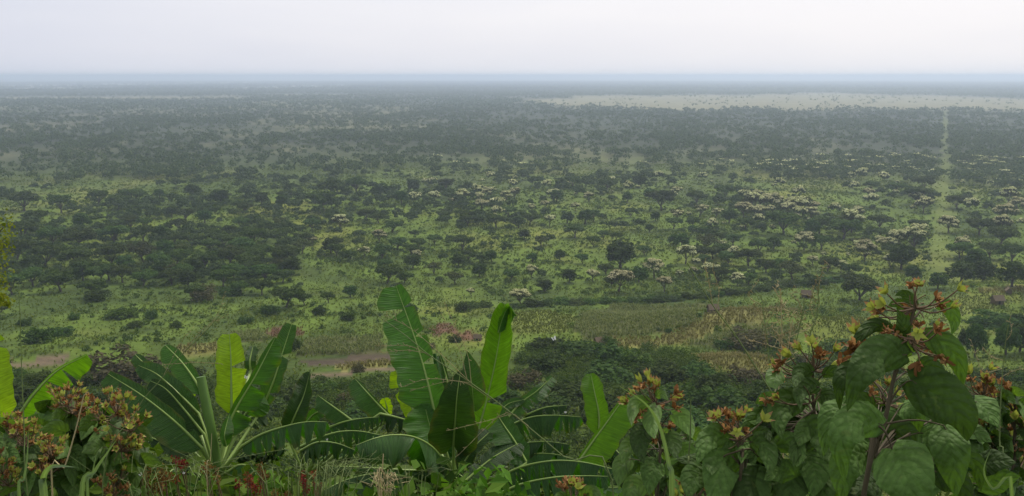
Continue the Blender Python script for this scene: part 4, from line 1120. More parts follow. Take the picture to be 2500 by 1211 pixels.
# bananas lower down the slope
for (px, py, d, lab) in ((300, 1075, 13.5, 'dim banana plant low in the shade behind the orange flower heads'), (660, 1130, 13.0, 'shaded banana plant low behind the drooping leaves'), (1480, 1140, 14.0, 'shaded banana plant low behind the bright slanting leaf'), (870, 1130, 12.4, 'shaded banana plant low under the pleated drooping leaves'),
    (1060, 1185, 12.0, 'shaded banana plant at the foot of the central one'), (1330, 1195, 12.6, 'shaded banana plant low behind the long torn leaf'), (170, 1120, 12.0, 'dim banana plant behind the left orange flower heads'), (450, 1190, 11.2, 'shaded banana plant at the foot of the left one'), (960, 1205, 11.0, 'dim banana plant behind the bleached grass head')):
    o = banana(px, py, d, lab)
    for k in range(7):
        a = random.uniform(-1, 1); L = random.uniform(80, 150)
        x1 = px + a * L * .5; x2 = px + a * L
        banana_leaf(o, [(px + a * 8, py - 10, d), (x1, py - 55 + abs(a) * 30, d - .2), (x2, py - 50 + abs(a) * 60, d - .4)], 28, 32, 'ban_old' if k % 2 else 'ban_dark', mode='up', fold=-48, droop=-24, tears=(8, 8), seed=70 + k, sweep=0)

# ------------------------------------------------------------------ flowering shrubs with brown seed heads
def calyx_mesh(seed, open_, nm='calyx'):
    rg = np.random.default_rng(seed); g = Geo()
    n = 6
    for k in range(5):
        a = k * 1.2566 + rg.uniform(-.12, .12); ln = rg.uniform(.85, 1.15)
        u = np.linspace(0, 1, n)
        r = (.05 + .36 * np.sin(np.minimum(u * 1.4, 1) * 1.57)) * (1 - .25 * (1 - open_)) + open_ * .75 * u ** 2 * ln
        z = (u ** .8) * (1.15 - .75 * open_) * ln
        w_ = np.array([.15, .25, .25, .18, .085, .01]) * rg.uniform(.9, 1.1)
        ca, sa = math.cos(a), math.sin(a)
        V = []
        for i in range(n):
            for sgn in (-1, 0, 1):
                rr = r[i] - (.05 if sgn == 0 else 0) * (1 - u[i])
                V.append((ca * rr - sa * sgn * w_[i], sa * rr + ca * sgn * w_[i], z[i] + rg.normal(0, .012)))
        Q = [[3 * i + s, 3 * i + s + 1, 3 * i + s + 4, 3 * i + s + 3] for i in range(n - 1) for s in (0, 1)]
        g.add(V, Q[:6], 0); g.add(V, Q[6:], 1 if rg.random() < .55 else 0)
    return g.mesh(nm, [M['calyx'], M['calyx_tip']], smooth=True)
def dried_mesh(seed):
    rg = np.random.default_rng(seed); g = Geo()
    for k in range(9):
        a = rg.uniform(0, 6.28); u = np.linspace(0, 1, 5)
        dr = nrm(np.array([math.cos(a) * .7, math.sin(a) * .7, rg.uniform(.4, 1.1)]))
        P = dr * u[:, None] * rg.uniform(.6, 1.1) + np.cumsum(rg.normal(0, .10, (5, 3)), 0)
        sd = nrm(np.cross(dr, rg.normal(size=3)))
        w_ = np.array([.05, .2, .24, .2, .05])[:, None] * rg.uniform(.6, 1.2)
        tw = np.cross(sd, dr) * rg.normal(0, .10, (5, 1))
        V = np.stack([P - sd * w_ + tw, P + tw * -.6, P + sd * w_ + tw], 1).reshape(-1, 3)
        Q = [[3 * i + s, 3 * i + s + 1, 3 * i + s + 4, 3 * i + s + 3] for i in range(4) for s in (0, 1)]
        g.add(V, Q, 0 if rg.random() < .65 else 1)
    return g.mesh('dried_flower', [M['petal'], M['petal_tan']], smooth=True)
CAL = [calyx_mesh(s, .15) for s in range(3)] + [calyx_mesh(10 + s, .5) for s in range(2)]
STAR = [calyx_mesh(20 + s, .95) for s in range(2)]
DRY = [dried_mesh(30 + s) for s in range(5)]

def put(mesh, parent, pos, direction, size, spin=None):
    o = bpy.data.objects.new(mesh.name.split('.')[0], mesh); COL.objects.link(o)
    o.parent = parent
    base = ABS[parent.name]
    o.location = Vector(np.asarray(pos) - base)
    q = Vector(direction).to_track_quat('Z', 'Y')
    from mathutils import Quaternion
    o.rotation_mode = 'QUATERNION'
    o.rotation_quaternion = q @ Quaternion((0, 0, 1), random.uniform(0, 6.28) if spin is None else spin)
    o.scale = (size, size, size)
    return o

def cluster(parent, foot, heads, size_px, seed=0, tubes_r=.0016):
    """a branching flower head: stalks from foot to each calyx ('g' green, 's' open star, 'b' dried brown)"""
    rg = np.random.default_rng(seed)
    f = P3(*foot)
    g = Geo(); ends = []
    hub = f + np.array([0, 0, .0])
    for (px, py, k) in heads:
        d = foot[2] + rg.uniform(-.06, .06) * foot[2] * .5
        p = P3(px, py, d)
        mid = hub * .45 + p * .55 + rg.normal(0, .006, 3) - np.array([0, 0, .12]) * np.linalg.norm(p - hub)
        tube(g, spline([hub, mid, p], 6), np.linspace(tubes_r * 1.4, tubes_r, 6), 5)
        dv = nrm(p - mid + rg.normal(0, .01, 3))
        if k == 's': dv = nrm(nrm(np.array([0, 0, CAMZ]) - p) + rg.normal(0, .25, 3))
        ends.append((p, dv, k, d))
    for _ in range(7):                                            # bare stalks that have lost their flowers
        q = hub + nrm(rg.normal(size=3) + [0, 0, .8]) * px2m(size_px, foot[2]) * rg.uniform(.8, 2.2)
        tube(g, spline([hub, (hub + q) / 2 + rg.normal(0, .006, 3), q], 5), tubes_r * .7, 4)
    o = g.obj('flower_cluster', M['stalk'], parent, smooth=True)
    for (p, dv, k, d) in ends:
        s = px2m(size_px, d) * rg.uniform(.8, 1.15)
        if k == 'b': put(DRY[rg.integers(0, 5)], o, p, dv, s * .8)
        elif k == 's': put(STAR[rg.integers(0, 2)], o, p, dv, s * .75)
        else:
            put(CAL[rg.integers(0, 5)], o, p, dv, s)
            if k == 'm': put(DRY[rg.integers(0, 5)], o, p, dv, s * .6)
    return o
def shrub_leaf(parent, stem, pts, hw, mat='shrub_leaf', seed=0, roll=0., fold=8., curl=-20., droop=-18., label=None):
    rg = np.random.default_rng(seed + int(pts[0][0] * 7 + pts[0][1]))
    P = pts3(pts); d = np.mean([p[2] for p in pts])
    wl, wr = (hw if isinstance(hw, tuple) else (hw, hw))
    g = Geo()
    blade(g, P, px2m(wl, d), px2m(wr, d), n=16, nv=7, mode='cam', roll=roll + rg.normal(0, 6), fold=fold, curl=curl, droop=droop, prof='heart', ripple=.14, rg=rg, sweep=.1)
    if stem is not None:
        k = np.argmin(np.linalg.norm(stem - P[0], axis=1))
        s = stem[max(0, k - 1)]
        tube(g, spline([s, (s + P[0]) / 2 + [0, 0, .012], P[0], P[0] * .8 + P[1] * .2], 7), np.linspace(.0028, .0012, 7), 5, 1)
    o = g.obj('leaf', [M[mat], M['shrub_stem']], parent, smooth=True)
    if label: o['label'] = label
    return o
def shrub(px, d, stems, label, group='flowering shrubs in the foreground', r=.006):
    """stems: pixel polylines from the top down; every one is carried on to the ground"""
    x = px2m(px - CX, d); y = d * CP
    b = np.array([x, y, float(H(x, y)) - .03])
    o = root('flowering_shrub', b, label, 'shrub', group)
    allp = []
    for st in stems:
        P = pts3(st)[::-1]
        foot = b + np.array([random.uniform(-.06, .06), random.uniform(-.06, .06), 0])
        P = spline(np.vstack([foot, P]), 24)
        g = Geo(); tube(g, P, np.linspace(r * 1.6, r * .55, 24), 7)
        g.obj('stem', M['shrub_stem'], o, smooth=True)
        allp.append(P[8:])
    return o, np.vstack(allp)

# --- the big one at right
d0 = 1.9
s1, st1 = shrub(2110, 1.95, [[(2236, 735, d0), (2215, 820, d0), (2187, 900, d0), (2170, 985, d0), (2150, 1070, d0), (2110, 1200, d0)], [(2155, 1036, d0), (2135, 1120, 1.95), (2110, 1215, d0)]],
    'tall dark-leaved shrub at right topped by a brown flower head')
cluster(s1, (2237, 752, d0), [(2165, 716, 'g'), (2338, 708, 'g'), (2160, 744, 'g'), (2134, 752, 'g'), (2322, 752, 'g'), (2284, 729, 'b'), (2240, 698, 'm'), (2228, 700, 'b'), (2222, 752, 'b'), (2145, 774, 'g'), (2155, 755, 'b'), (2290, 745, 'b')], 28, 1)
cluster(s1, (2218, 828, 1.87), [(2240, 814, 's'), (2283, 799, 'g'), (2196, 830, 's'), (2188, 812, 'b'), (2170, 812, 'b'), (2180, 834, 'b'), (2288, 812, 'b'), (2262, 842, 'b'), (2288, 868, 'b'), (2300, 876, 'b'), (2275, 852, 'b'), (2240, 795, 'b'), (2243, 886, 'b')], 28, 2)
cluster(s1, (2190, 895, 1.93), [(2092, 845, 'b'), (2084, 852, 'b'), (2098, 819, 'g'), (2100, 850, 'b')], 36, 3)
cluster(s1, (2160, 985, 2.1), [(2150, 945, 'g'), (2185, 962, 'g'), (2140, 935, 'm'), (2200, 990, 'g'), (2170, 940, 'm'), (2215, 975, 'm'), (2130, 962, 'b')], 24, 4)
D = d0
BIG = [
 ([(2223, 928, 1.88), (2300, 975, 1.82), (2345, 1020, 1.79), (2362, 1078, 1.8)], (66, 62), dict(fold=10, droop=-25, label='largest heart-shaped leaf')),
 ([(2178, 1096, 1.86), (2205, 1150, 1.78), (2222, 1205, 1.75), (2230, 1275, 1.76)], (76, 74), dict(fold=10, droop=-22)),
 ([(2215, 868, 1.88), (2150, 862, 1.84), (2098, 915, 1.8), (2068, 1005, 1.82)], (52, 46), dict(fold=6, droop=-26)),
 ([(2156, 1036, 1.87), (2095, 1022, 1.82), (2052, 1072, 1.79), (2062, 1178, 1.82)], (52, 44), dict(fold=8, droop=-30)),
 ([(2258, 812, 1.92), (2312, 845, 1.88), (2340, 885, 1.88), (2352, 945, 1.9)], (30, 34), dict(fold=8, droop=-25, mat='shrub_leaf')),
 ([(2308, 1040, 1.9), (2322, 1090, 1.86), (2330, 1145, 1.86), (2335, 1215, 1.88)], (46, 48), dict(fold=-10, droop=10, mat='shrub_leaf', roll=20)),
 ([(2196, 822, 1.9), (2204, 800, 1.88), (2200, 775, 1.88), (2190, 755, 1.88)], (17, 20), dict(droop=10)),
 ([(2180, 806, 1.93), (2135, 795, 1.92), (2100, 822, 1.9), (2062, 872, 1.9)], (17, 20), dict(droop=-30)),
 ([(2236, 745, 1.93), (2215, 722, 1.94), (2200, 716, 1.94), (2185, 722, 1.94)], (16, 13), dict(droop=-10)),
 ([(2232, 800, 1.96), (2205, 745, 1.97), (2185, 740, 1.97), (2165, 752, 1.97)], (20, 16), dict(droop=-10)),
 ([(2286, 742, 1.97), (2316, 752, 1.96), (2330, 785, 1.96), (2324, 818, 1.96)], (20, 18), dict(droop=-18)),
 ([(2228, 860, 2.0), (2215, 845, 1.98), (2230, 838, 1.98), (2250, 850, 1.98)], (26, 26), dict(mat='shrub_leaf_lit', droop=-10)),
 ([(2205, 985, 2.05), (2222, 1000, 2.0), (2240, 1020, 2.0), (2245, 1055, 2.02)], (30, 30), dict(droop=-20)),
 ([(2250, 1055, 2.0), (2275, 1070, 1.96), (2295, 1100, 1.96), (2310, 1135, 1.98)], (36, 38), dict(droop=-20)),
 ([(2110, 915, 2.0), (2075, 905, 1.98), (2052, 935, 1.96), (2050, 1005, 1.98)], (20, 26), dict(droop=-25)),
 ([(2060, 985, 2.0), (2035, 1010, 1.97), (2020, 1050, 1.96), (2010, 1115, 1.97)], (30, 34), dict(droop=-20)),
 ([(2300, 935, 2.0), (2330, 950, 1.98), (2348, 985, 1.98), (2355, 1030, 1.99)], (26, 28), dict(droop=-25)),
 ([(2120, 1100, 2.0), (2080, 1120, 1.96), (2060, 1160, 1.95), (2058, 1230, 1.96)], (44, 48), dict(droop=-20)),
 ([(2280, 1150, 2.05), (2320, 1165, 2.0), (2350, 1190, 2.0), (2370, 1240, 2.0)], (36, 40), dict(droop=-20)),
 ([(2160, 1060, 2.1), (2200, 1050, 2.08), (2240, 1070, 2.07), (2270, 1110, 2.08)], (34, 36), dict(droop=-20)),
 ([(2240, 905, 2.05), (2265, 890, 2.02), (2290, 905, 2.02), (2320, 945, 2.03)], (22, 26), dict(droop=-25)),
 ([(2130, 1000, 2.1), (2100, 985, 2.08), (2080, 1000, 2.07), (2060, 1040, 2.08)], (28, 30), dict(droop=-20)),
 ([(2335, 1130, 2.1), (2360, 1120, 2.05), (2385, 1140, 2.04), (2395, 1200, 2.05)], (28, 30), dict(droop=-24)),
]
for i, (p, hw, kw) in enumerate(BIG): shrub_leaf(s1, st1, p, hw, seed=i, **kw)

def quick(o, st, leaves, d, mat='shrub_leaf', dr=-20):
    for i, L in enumerate(leaves):
        pts = L[0]; hw = L[1]
        m = L[2] if len(L) > 2 else mat
        ro = L[3] if len(L) > 3 else 0
        p = [(x, y, d + .02 - .05 * k * d / 2 * .6) for k, (x, y) in enumerate(pts)]
        if len(p) == 2: p = [p[0], ((p[0][0] + p[1][0]) / 2, (p[0][1] + p[1][1]) / 2 - 8, d - .03), p[1]]
        shrub_leaf(o, st, p, hw, mat=m, seed=i * 3, droop=dr, roll=ro)
def rleaf(rg, x, y, size, w_, mat):
    """a leaf pointing any way outward and down"""
    a = rg.uniform(-.35, math.pi + .35); L = size * rg.uniform(.7, 1.25)
    dx, dy = math.cos(a) * L, math.sin(a) * L
    return ([(x, y), (x + dx * .45, y + dy * .4 - rg.uniform(2, 10)), (x + dx, y + dy)], w_ * rg.uniform(.75, 1.2), mat, rg.uniform(-45, 45))

s2, st2 = shrub(2000, 2.35, [[(1985, 880, 2.3), (1984, 960, 2.3), (1992, 1040, 2.3), (2005, 1200, 2.3)], [(1990, 1000, 2.3), (1930, 1060, 2.28), (1960, 1210, 2.3)]], 'middle-height shrub left of the tallest one, with a spiky brown head')
cluster(s2, (1986, 905, 2.3), [(1981, 838, 'g'), (1954, 854, 'g'), (2037, 857, 'g'), (1929, 870, 'g'), (1893, 888, 'g'), (1911, 884, 'b'), (1905, 893, 'b'), (1915, 922, 'm'), (1902, 906, 'b'), (2003, 872, 'b'), (1996, 866, 'b'), (2048, 893, 'b'), (2052, 888, 'b'), (2060, 910, 'm'), (2030, 895, 'g'), (1990, 850, 'g')], 26, 11)
cluster(s2, (1975, 985, 2.25), [(1886, 978, 'b'), (1898, 972, 'm'), (1878, 982, 'b'), (1905, 980, 'b')], 26, 12)
quick(s2, st2, [([(1985, 908), (1958, 905), (1945, 925), (1942, 945)], 20), ([(2000, 945), (1965, 945), (1952, 965), (1955, 1000)], (22, 24)), ([(1960, 975), (1915, 985), (1900, 1020), (1908, 1072)], (40, 36)), ([(2010, 915), (2035, 905), (2050, 915), (2060, 930)], 15),
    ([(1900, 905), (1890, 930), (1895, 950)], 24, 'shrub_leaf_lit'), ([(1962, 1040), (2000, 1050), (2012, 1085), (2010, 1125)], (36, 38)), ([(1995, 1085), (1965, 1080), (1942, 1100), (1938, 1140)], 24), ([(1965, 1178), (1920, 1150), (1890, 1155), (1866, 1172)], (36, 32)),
    ([(2000, 960), (2025, 975), (2030, 1010)], 22), ([(1975, 1110), (1990, 1150), (1985, 1215)], 38), ([(1940, 1150), (1930, 1190), (1935, 1260)], 46), ([(2030, 1140), (2010, 1180), (2015, 1250)], 42), ([(1890, 1090), (1930, 1080), (1950, 1110), (1945, 1140)], 26),
    ([(1880, 1180), (1840, 1180), (1815, 1215), (1812, 1270)], (46, 42)), ([(1985, 1030), (1960, 1060), (1950, 1090)], 26), ([(2040, 1010), (2060, 1040), (2060, 1080)], 24)], 2.25)

rg = np.random.default_rng(91)
quick(s1, st1, [rleaf(rg, rg.uniform(2040, 2400), rg.uniform(960, 1200), 90, 34, 'shrub_leaf') for _ in range(34)], 2.35)
quick(s2, st2, [rleaf(rg, rg.uniform(1850, 2090), rg.uniform(970, 1205), 80, 28, 'shrub_leaf') for _ in range(44)], 2.6)
s3, st3 = shrub(1790, 2.3, [[(1800, 1070, 2.25), (1805, 1130, 2.25), (1800, 1220, 2.25)]], 'low shrub with a row of upright brown and green calyces')
cluster(s3, (1805, 1075, 2.25), [(1820, 1005, 'g'), (1863, 1027, 'g'), (1738, 1024, 'g'), (1754, 1020, 'g'), (1748, 1022, 'm'), (1776, 1018, 'b'), (1770, 1012, 'b'), (1804, 1026, 'm'), (1790, 1020, 'm'), (1774, 1049, 'b'), (1799, 1055, 's'), (1815, 1052, 'b'), (1785, 1040, 'b')], 26, 13)
quick(s3, st3, [([(1787, 1075), (1745, 1062), (1718, 1085), (1702, 1135)], (34, 30)), ([(1835, 1078), (1862, 1085), (1878, 1120), (1880, 1162)], (30, 26)), ([(1815, 1072), (1812, 1100), (1810, 1132)], 17), ([(1800, 1128), (1765, 1125), (1752, 1180), (1748, 1265)], (52, 46)),
    ([(1840, 1060), (1870, 1058), (1880, 1078)], 16), ([(1760, 1110), (1740, 1130), (1738, 1160)], 26, 'shrub_leaf_lit'), ([(1850, 1115), (1885, 1110), (1905, 1140)], 26), ([(1820, 1150), (1840, 1190), (1838, 1260)], 46), ([(1720, 1150), (1690, 1170), (1680, 1220)], 34)], 2.25)

quick(s3, st3, [rleaf(rg, rg.uniform(1690, 1900), rg.uniform(1085, 1205), 74, 26, 'shrub_leaf') for _ in range(30)], 2.6)
s4, st4 = shrub(1600, 3.2, [[(1590, 960, 3.2), (1605, 1020, 3.2), (1612, 1100, 3.2), (1605, 1215, 3.2)]], 'shrub behind the arching grass blade, with dull green spotted leaves')
cluster(s4, (1602, 985, 3.2), [(1582, 922, 'g'), (1566, 932, 'g'), (1608, 944, 'g'), (1549, 960, 'm'), (1532, 978, 'm'), (1530, 985, 'm'), (1648, 962, 'b'), (1652, 970, 'm'), (1640, 975, 'm'), (1613, 996, 'b'), (1650, 998, 'b'), (1575, 945, 'b'), (1585, 938, 'm'), (1598, 955, 'b'), (1560, 950, 'b')], 22, 14)
cluster(s4, (1608, 1030, 3.2), [(1640, 1034, 'b'), (1632, 1040, 'b'), (1562, 1016, 'b'), (1552, 1025, 'b'), (1570, 1005, 'b'), (1600, 1072, 'b')], 22, 15)
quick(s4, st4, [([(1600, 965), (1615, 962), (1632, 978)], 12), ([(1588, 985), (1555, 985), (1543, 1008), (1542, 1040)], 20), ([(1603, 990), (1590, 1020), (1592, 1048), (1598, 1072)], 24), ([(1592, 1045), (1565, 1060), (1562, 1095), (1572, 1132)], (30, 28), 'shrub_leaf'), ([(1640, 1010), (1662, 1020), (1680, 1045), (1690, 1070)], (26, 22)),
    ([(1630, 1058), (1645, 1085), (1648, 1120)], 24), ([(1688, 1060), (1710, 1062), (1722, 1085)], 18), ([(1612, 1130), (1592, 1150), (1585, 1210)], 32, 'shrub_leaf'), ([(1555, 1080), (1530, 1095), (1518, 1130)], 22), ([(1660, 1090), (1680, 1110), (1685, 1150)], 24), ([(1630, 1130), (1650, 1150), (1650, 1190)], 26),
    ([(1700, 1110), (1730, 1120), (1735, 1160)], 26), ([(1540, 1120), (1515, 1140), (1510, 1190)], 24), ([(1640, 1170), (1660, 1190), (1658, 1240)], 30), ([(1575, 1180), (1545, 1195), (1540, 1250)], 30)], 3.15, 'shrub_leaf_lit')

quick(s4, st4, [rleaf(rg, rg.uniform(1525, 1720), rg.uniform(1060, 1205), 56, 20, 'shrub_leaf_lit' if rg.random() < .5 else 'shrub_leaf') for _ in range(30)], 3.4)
s5, st5 = shrub(2440, 3.0, [[(2400, 935, 3.0), (2410, 1010, 3.0), (2425, 1100, 3.0), (2435, 1215, 3.0)], [(2480, 985, 3.0), (2475, 1080, 3.0), (2460, 1215, 3.0)]], 'tangled shrub at the right edge crowded with brown flower heads')
for i, (cx, cy, n, s) in enumerate(((2395, 935, 9, 26), (2435, 960, 9, 26), (2400, 1040, 8, 26), (2480, 1000, 10, 26), (2485, 1110, 7, 26), (2370, 985, 6, 24), (2450, 1060, 7, 24))):
    rg = np.random.default_rng(60 + i)
    cluster(s5, (cx + 4, cy + 34, 3.0), [(cx + rg.normal(0, 24), cy + rg.normal(0, 18), rg.choice(['g', 'm', 'b', 'b'])) for _ in range(n)], s, 70 + i)
rg = np.random.default_rng(5)
quick(s5, st5, [rleaf(rg, rg.uniform(2370, 2510), rg.uniform(955, 1200), 48, 18, 'shrub_leaf_lit' if rg.random() < .4 else 'shrub_leaf') for _ in range(56)], 3.0)

s6, st6 = shrub(1690, 2.6, [[(1690, 1215, 2.5), (1690, 1300, 2.5)]], 'flower head poking up from the bottom edge at right of centre')
cluster(s6, (1690, 1235, 2.5), [(1665, 1205, 'g'), (1672, 1190, 'm'), (1690, 1180, 'b'), (1705, 1185, 'b'), (1718, 1192, 'm'), (1726, 1180, 'g'), (1700, 1172, 'b'), (1655, 1210, 'g'), (1680, 1175, 'm')], 28, 16)
s7, st7 = shrub(1400, 3.3, [[(1405, 1222, 3.2), (1402, 1300, 3.2)]], 'small brown flower head at the bottom edge under the torn banana leaf')
cluster(s7, (1403, 1235, 3.2), [(1372, 1188, 'b'), (1390, 1180, 'b'), (1395, 1185, 'm'), (1410, 1195, 'g'), (1380, 1195, 'b'), (1428, 1205, 'b'), (1405, 1180, 'b'), (1415, 1188, 'm')], 24, 17)
quick(s7, st7, [([(1420, 1222), (1445, 1200), (1470, 1215)], 20, 'shrub_leaf_lit'), ([(1385, 1225), (1365, 1215), (1360, 1240)], 16)], 3.2)

# --- the shrubs at left
def leafy(px0, px1, top, d, seed, label, heads, nl, size=16):
    rg = np.random.default_rng(seed)
    stems = [[(h[0], h[1] + 22, d), (h[0] * .8 + (px0 + px1) * .1, h[1] + 110, d), ((px0 + px1) / 2 + rg.uniform(-30, 30), 1260, d)] for h in heads]
    o, st = shrub((px0 + px1) / 2, d, stems, label)
    for i, (cx, cy, n) in enumerate(heads):
        cluster(o, (cx, cy + 26, d - .3), [(cx + rg.normal(0, 22), cy + rg.normal(0, 15), rg.choice(['g', 'm', 'm', 'b', 'b'])) for _ in range(int(n * 1.5))], size, seed + i, .002)
    L = []
    for _ in range(nl):
        x = rg.uniform(px0, px1); y = top(x) + abs(rg.normal(0, 85))
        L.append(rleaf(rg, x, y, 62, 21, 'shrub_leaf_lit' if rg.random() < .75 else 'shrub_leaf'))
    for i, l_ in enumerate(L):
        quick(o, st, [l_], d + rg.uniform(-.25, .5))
    return o
leafy(-20, 180, lambda x: 1035 + 0 * x, 4.6, 21, 'leafy shrub in the bottom left corner with rusty flower heads', [(35, 1040, 12), (8, 1130, 12), (62, 1062, 10), (125, 1092, 14), (20, 1160, 8), (110, 1135, 8)], 94)
leafy(90, 240, lambda x: 1000 + 0 * x, 5.0, 22, 'leafy shrub with an orange flower head just under the pleated banana leaf', [(160, 965, 12), (178, 985, 10), (140, 1120, 9), (215, 1035, 8)], 94)
leafy(220, 345, lambda x: 1010 + .1 * (x - 220), 4.8, 23, 'leafy shrub with the largest orange flower heads, under the broad dark banana leaf', [(285, 985, 14), (320, 1028, 12), (295, 1075, 16), (275, 1190, 10), (250, 1000, 6)], 94)

# ------------------------------------------------------------------ grasses
def grass(name, pts, r, mat, label, cat='grass', branches=(), group=None):
    """a single culm with an open seed head"""
    P = pts3(pts)
    x, y = P[-1][0], P[-1][1]
    b = np.array([x, y, float(H(x, y))])
    o = root(name, b, label, cat, group)
    Q = spline(np.vstack([P, b]), 40)
    g = Geo(); tube(g, Q, np.linspace(r * .5, r * 1.4, 40), 5)
    g.obj('culm', M[mat], o, smooth=True)
    if branches:
        g = Geo(); rg = np.random.default_rng(int(pts[0][0]))
        for B in branches:
            C = pts3(B); c_ = spline(C, 10); tube(g, c_, np.linspace(r * .42, r * .2, 10), 4)
            for q in c_[3:]:
                for _ in range(2):
                    tube(g, np.array([q, q + rg.normal(0, r * 2.2, 3) + (q - c_[2]) * .05]), r * .4, 3)
        g.obj('seed_head', M['grass_straw' if mat == 'grass_straw' else 'stalk_pale'], o, smooth=True)
    return o
M['stalk_pale'] = simple('seed_head', (0.30, 0.26, 0.12), .7, .3, 30, trans=.2)
GG = 'single grass stalks crossing the view'
d = 2.8
grass('grass_stalk', [(918, 768, d), (985, 815, d), (1055, 872, d), (1150, 935, d), (1250, 1010, d), (1380, 1118, d), (1500, 1225, d)], .0026, 'grass_green', 'long seeding grass stalk slanting across the central banana plant', branches=[
    [(1150, 935, d), (1060, 850, d), (1000, 800, d), (945, 772, d)], [(1150, 935, d), (1050, 925, d), (980, 945, d)], [(1055, 872, d), (1000, 845, d), (925, 845, d)], [(1040, 862, d), (990, 855, d), (935, 862, d)], [(1150, 935, d), (1140, 860, d), (1090, 750, d)], [(1140, 925, d), (1120, 850, d), (1075, 760, d)], [(1200, 975, d), (1120, 930, d), (1015, 950, d)], [(1250, 1010, d), (1180, 1030, d), (1100, 1050, d)],
    [(1290, 1040, d), (1230, 1010, d), (1120, 1110, d)]], group=GG)
grass('grass_stalk', [(1678, 642, 2.6), (1740, 745, 2.6), (1800, 825, 2.6), (1850, 905, 2.6), (1900, 985, 2.6), (1960, 1100, 2.6), (2010, 1250, 2.6)], .0032, 'grass_green', 'thin grass stalk leaning up left past the small hut', branches=[[(1740, 745, 2.6), (1732, 700, 2.6), (1720, 640, 2.6)], [(1750, 760, 2.6), (1755, 710, 2.6), (1740, 660, 2.6)]], group=GG)
grass('grass_stalk', [(46, 690, 4.0), (50, 800, 4.0), (54, 930, 4.0), (60, 1060, 4.0), (70, 1230, 4.0)], .0030, 'grass_green', 'thin upright grass stalk near the left edge', group=GG)
grass('grass_stalk', [(214, 958, 3.4), (205, 966, 3.4), (198, 995, 3.4), (182, 1060, 3.4), (158, 1140, 3.4), (128, 1218, 3.4)], .0042, 'grass_straw', 'pale straw-coloured stalk bent at its tip over the left shrubs', group=GG)
grass('grass_stalk', [(517, 1058, 4.0), (514, 1120, 4.0), (508, 1225, 4.0)], .0026, 'grass_straw', 'short straw-coloured stalk in front of the left banana stem', group=GG)
grass('grass_stalk', [(2462, 792, 2.6), (2452, 860, 2.6), (2444, 960, 2.6), (2440, 1080, 2.6), (2438, 1230, 2.6)], .0028, 'grass_green', 'seeding grass stalk at the right edge', branches=[[(2450, 880, 2.6), (2420, 870, 2.6), (2400, 850, 2.6)], [(2446, 920, 2.6), (2475, 905, 2.6), (2500, 900, 2.6)], [(2458, 830, 2.6), (2470, 810, 2.6), (2465, 780, 2.6)], [(2446, 900, 2.6), (2400, 905, 2.6), (2370, 830, 2.6)]], group=GG)
for i, (tx_, ty_, bx, by, lab) in enumerate(((1858, 720, 1880, 980, 'leftmost fine stalk of the seeding grass tuft above the spiky head'), (1905, 705, 1900, 990, 'tallest fine stalk of the seeding grass tuft above the spiky head'), (1965, 740, 1890, 1010, 'fine stalk leaning right in the seeding grass tuft'), (1935, 780, 1885, 1000, 'shortest fine stalk of the seeding grass tuft above the spiky head'), (2000, 690, 1975, 860, 'single fine stalk rising from the spiky brown head'))):
    rg = np.random.default_rng(i); dd = 3.0
    my = (ty_ + by) / 2; mx_ = (tx_ + bx) / 2 + 6
    br = [[(tx_ * t + bx * (1 - t), ty_ * t + by * (1 - t), dd), (tx_ * t + bx * (1 - t) + rg.normal(0, 14), ty_ * t + by * (1 - t) - 25, dd), (tx_ * t + bx * (1 - t) + rg.normal(0, 34), ty_ * t + by * (1 - t) - rg.uniform(35, 70), dd)] for t in (.5, .6, .7, .8, .9)]
    grass('grass_stalk', [(tx_, ty_, dd), (mx_, my, dd), (bx, by, dd), (bx + 10, 1250, dd)], .0032, 'grass_straw' if i % 2 else 'grass_green', lab, branches=br, group=GG)
grass('grass_stalk', [(565, 725, 3.6), (520, 790, 3.6), (440, 870, 3.6), (390, 930, 3.6), (330, 1010, 3.6), (250, 1230, 3.6)], .0026, 'grass_green', 'fine seeding grass stalk curving over the left banana leaves', branches=[[(440, 870, 3.6), (500, 800, 3.6), (555, 770, 3.6)], [(400, 915, 3.6), (440, 840, 3.6), (470, 800, 3.6)], [(480, 830, 3.6), (530, 770, 3.6), (548, 715, 3.6)], [(400, 890, 3.6), (480, 885, 3.6), (540, 888, 3.6)]], group=GG)
grass('grass_stalk', [(936, 1108, 4.0), (933, 1150, 4.0), (926, 1230, 4.0)], .0050, 'grass_straw', 'bleached feathery grass head at the bottom edge, left of the central stem', branches=[[(933, 1150, 4), (945, 1165, 4), (962, 1158, 4)], [(928, 1211, 4), (945, 1180, 4), (968, 1170, 4)], [(925, 1211, 4), (918, 1180, 4), (915, 1160, 4)], [(930, 1190, 4), (950, 1200, 4), (958, 1185, 4)]], group=GG)
grass('grass_stalk', [(1686, 975, 2.5), (1685, 1060, 2.5), (1680, 1130, 2.5), (1676, 1240, 2.5)], .0038, 'grass_green', 'upright green grass stem beside the spotted-leaved shrub', group=GG)

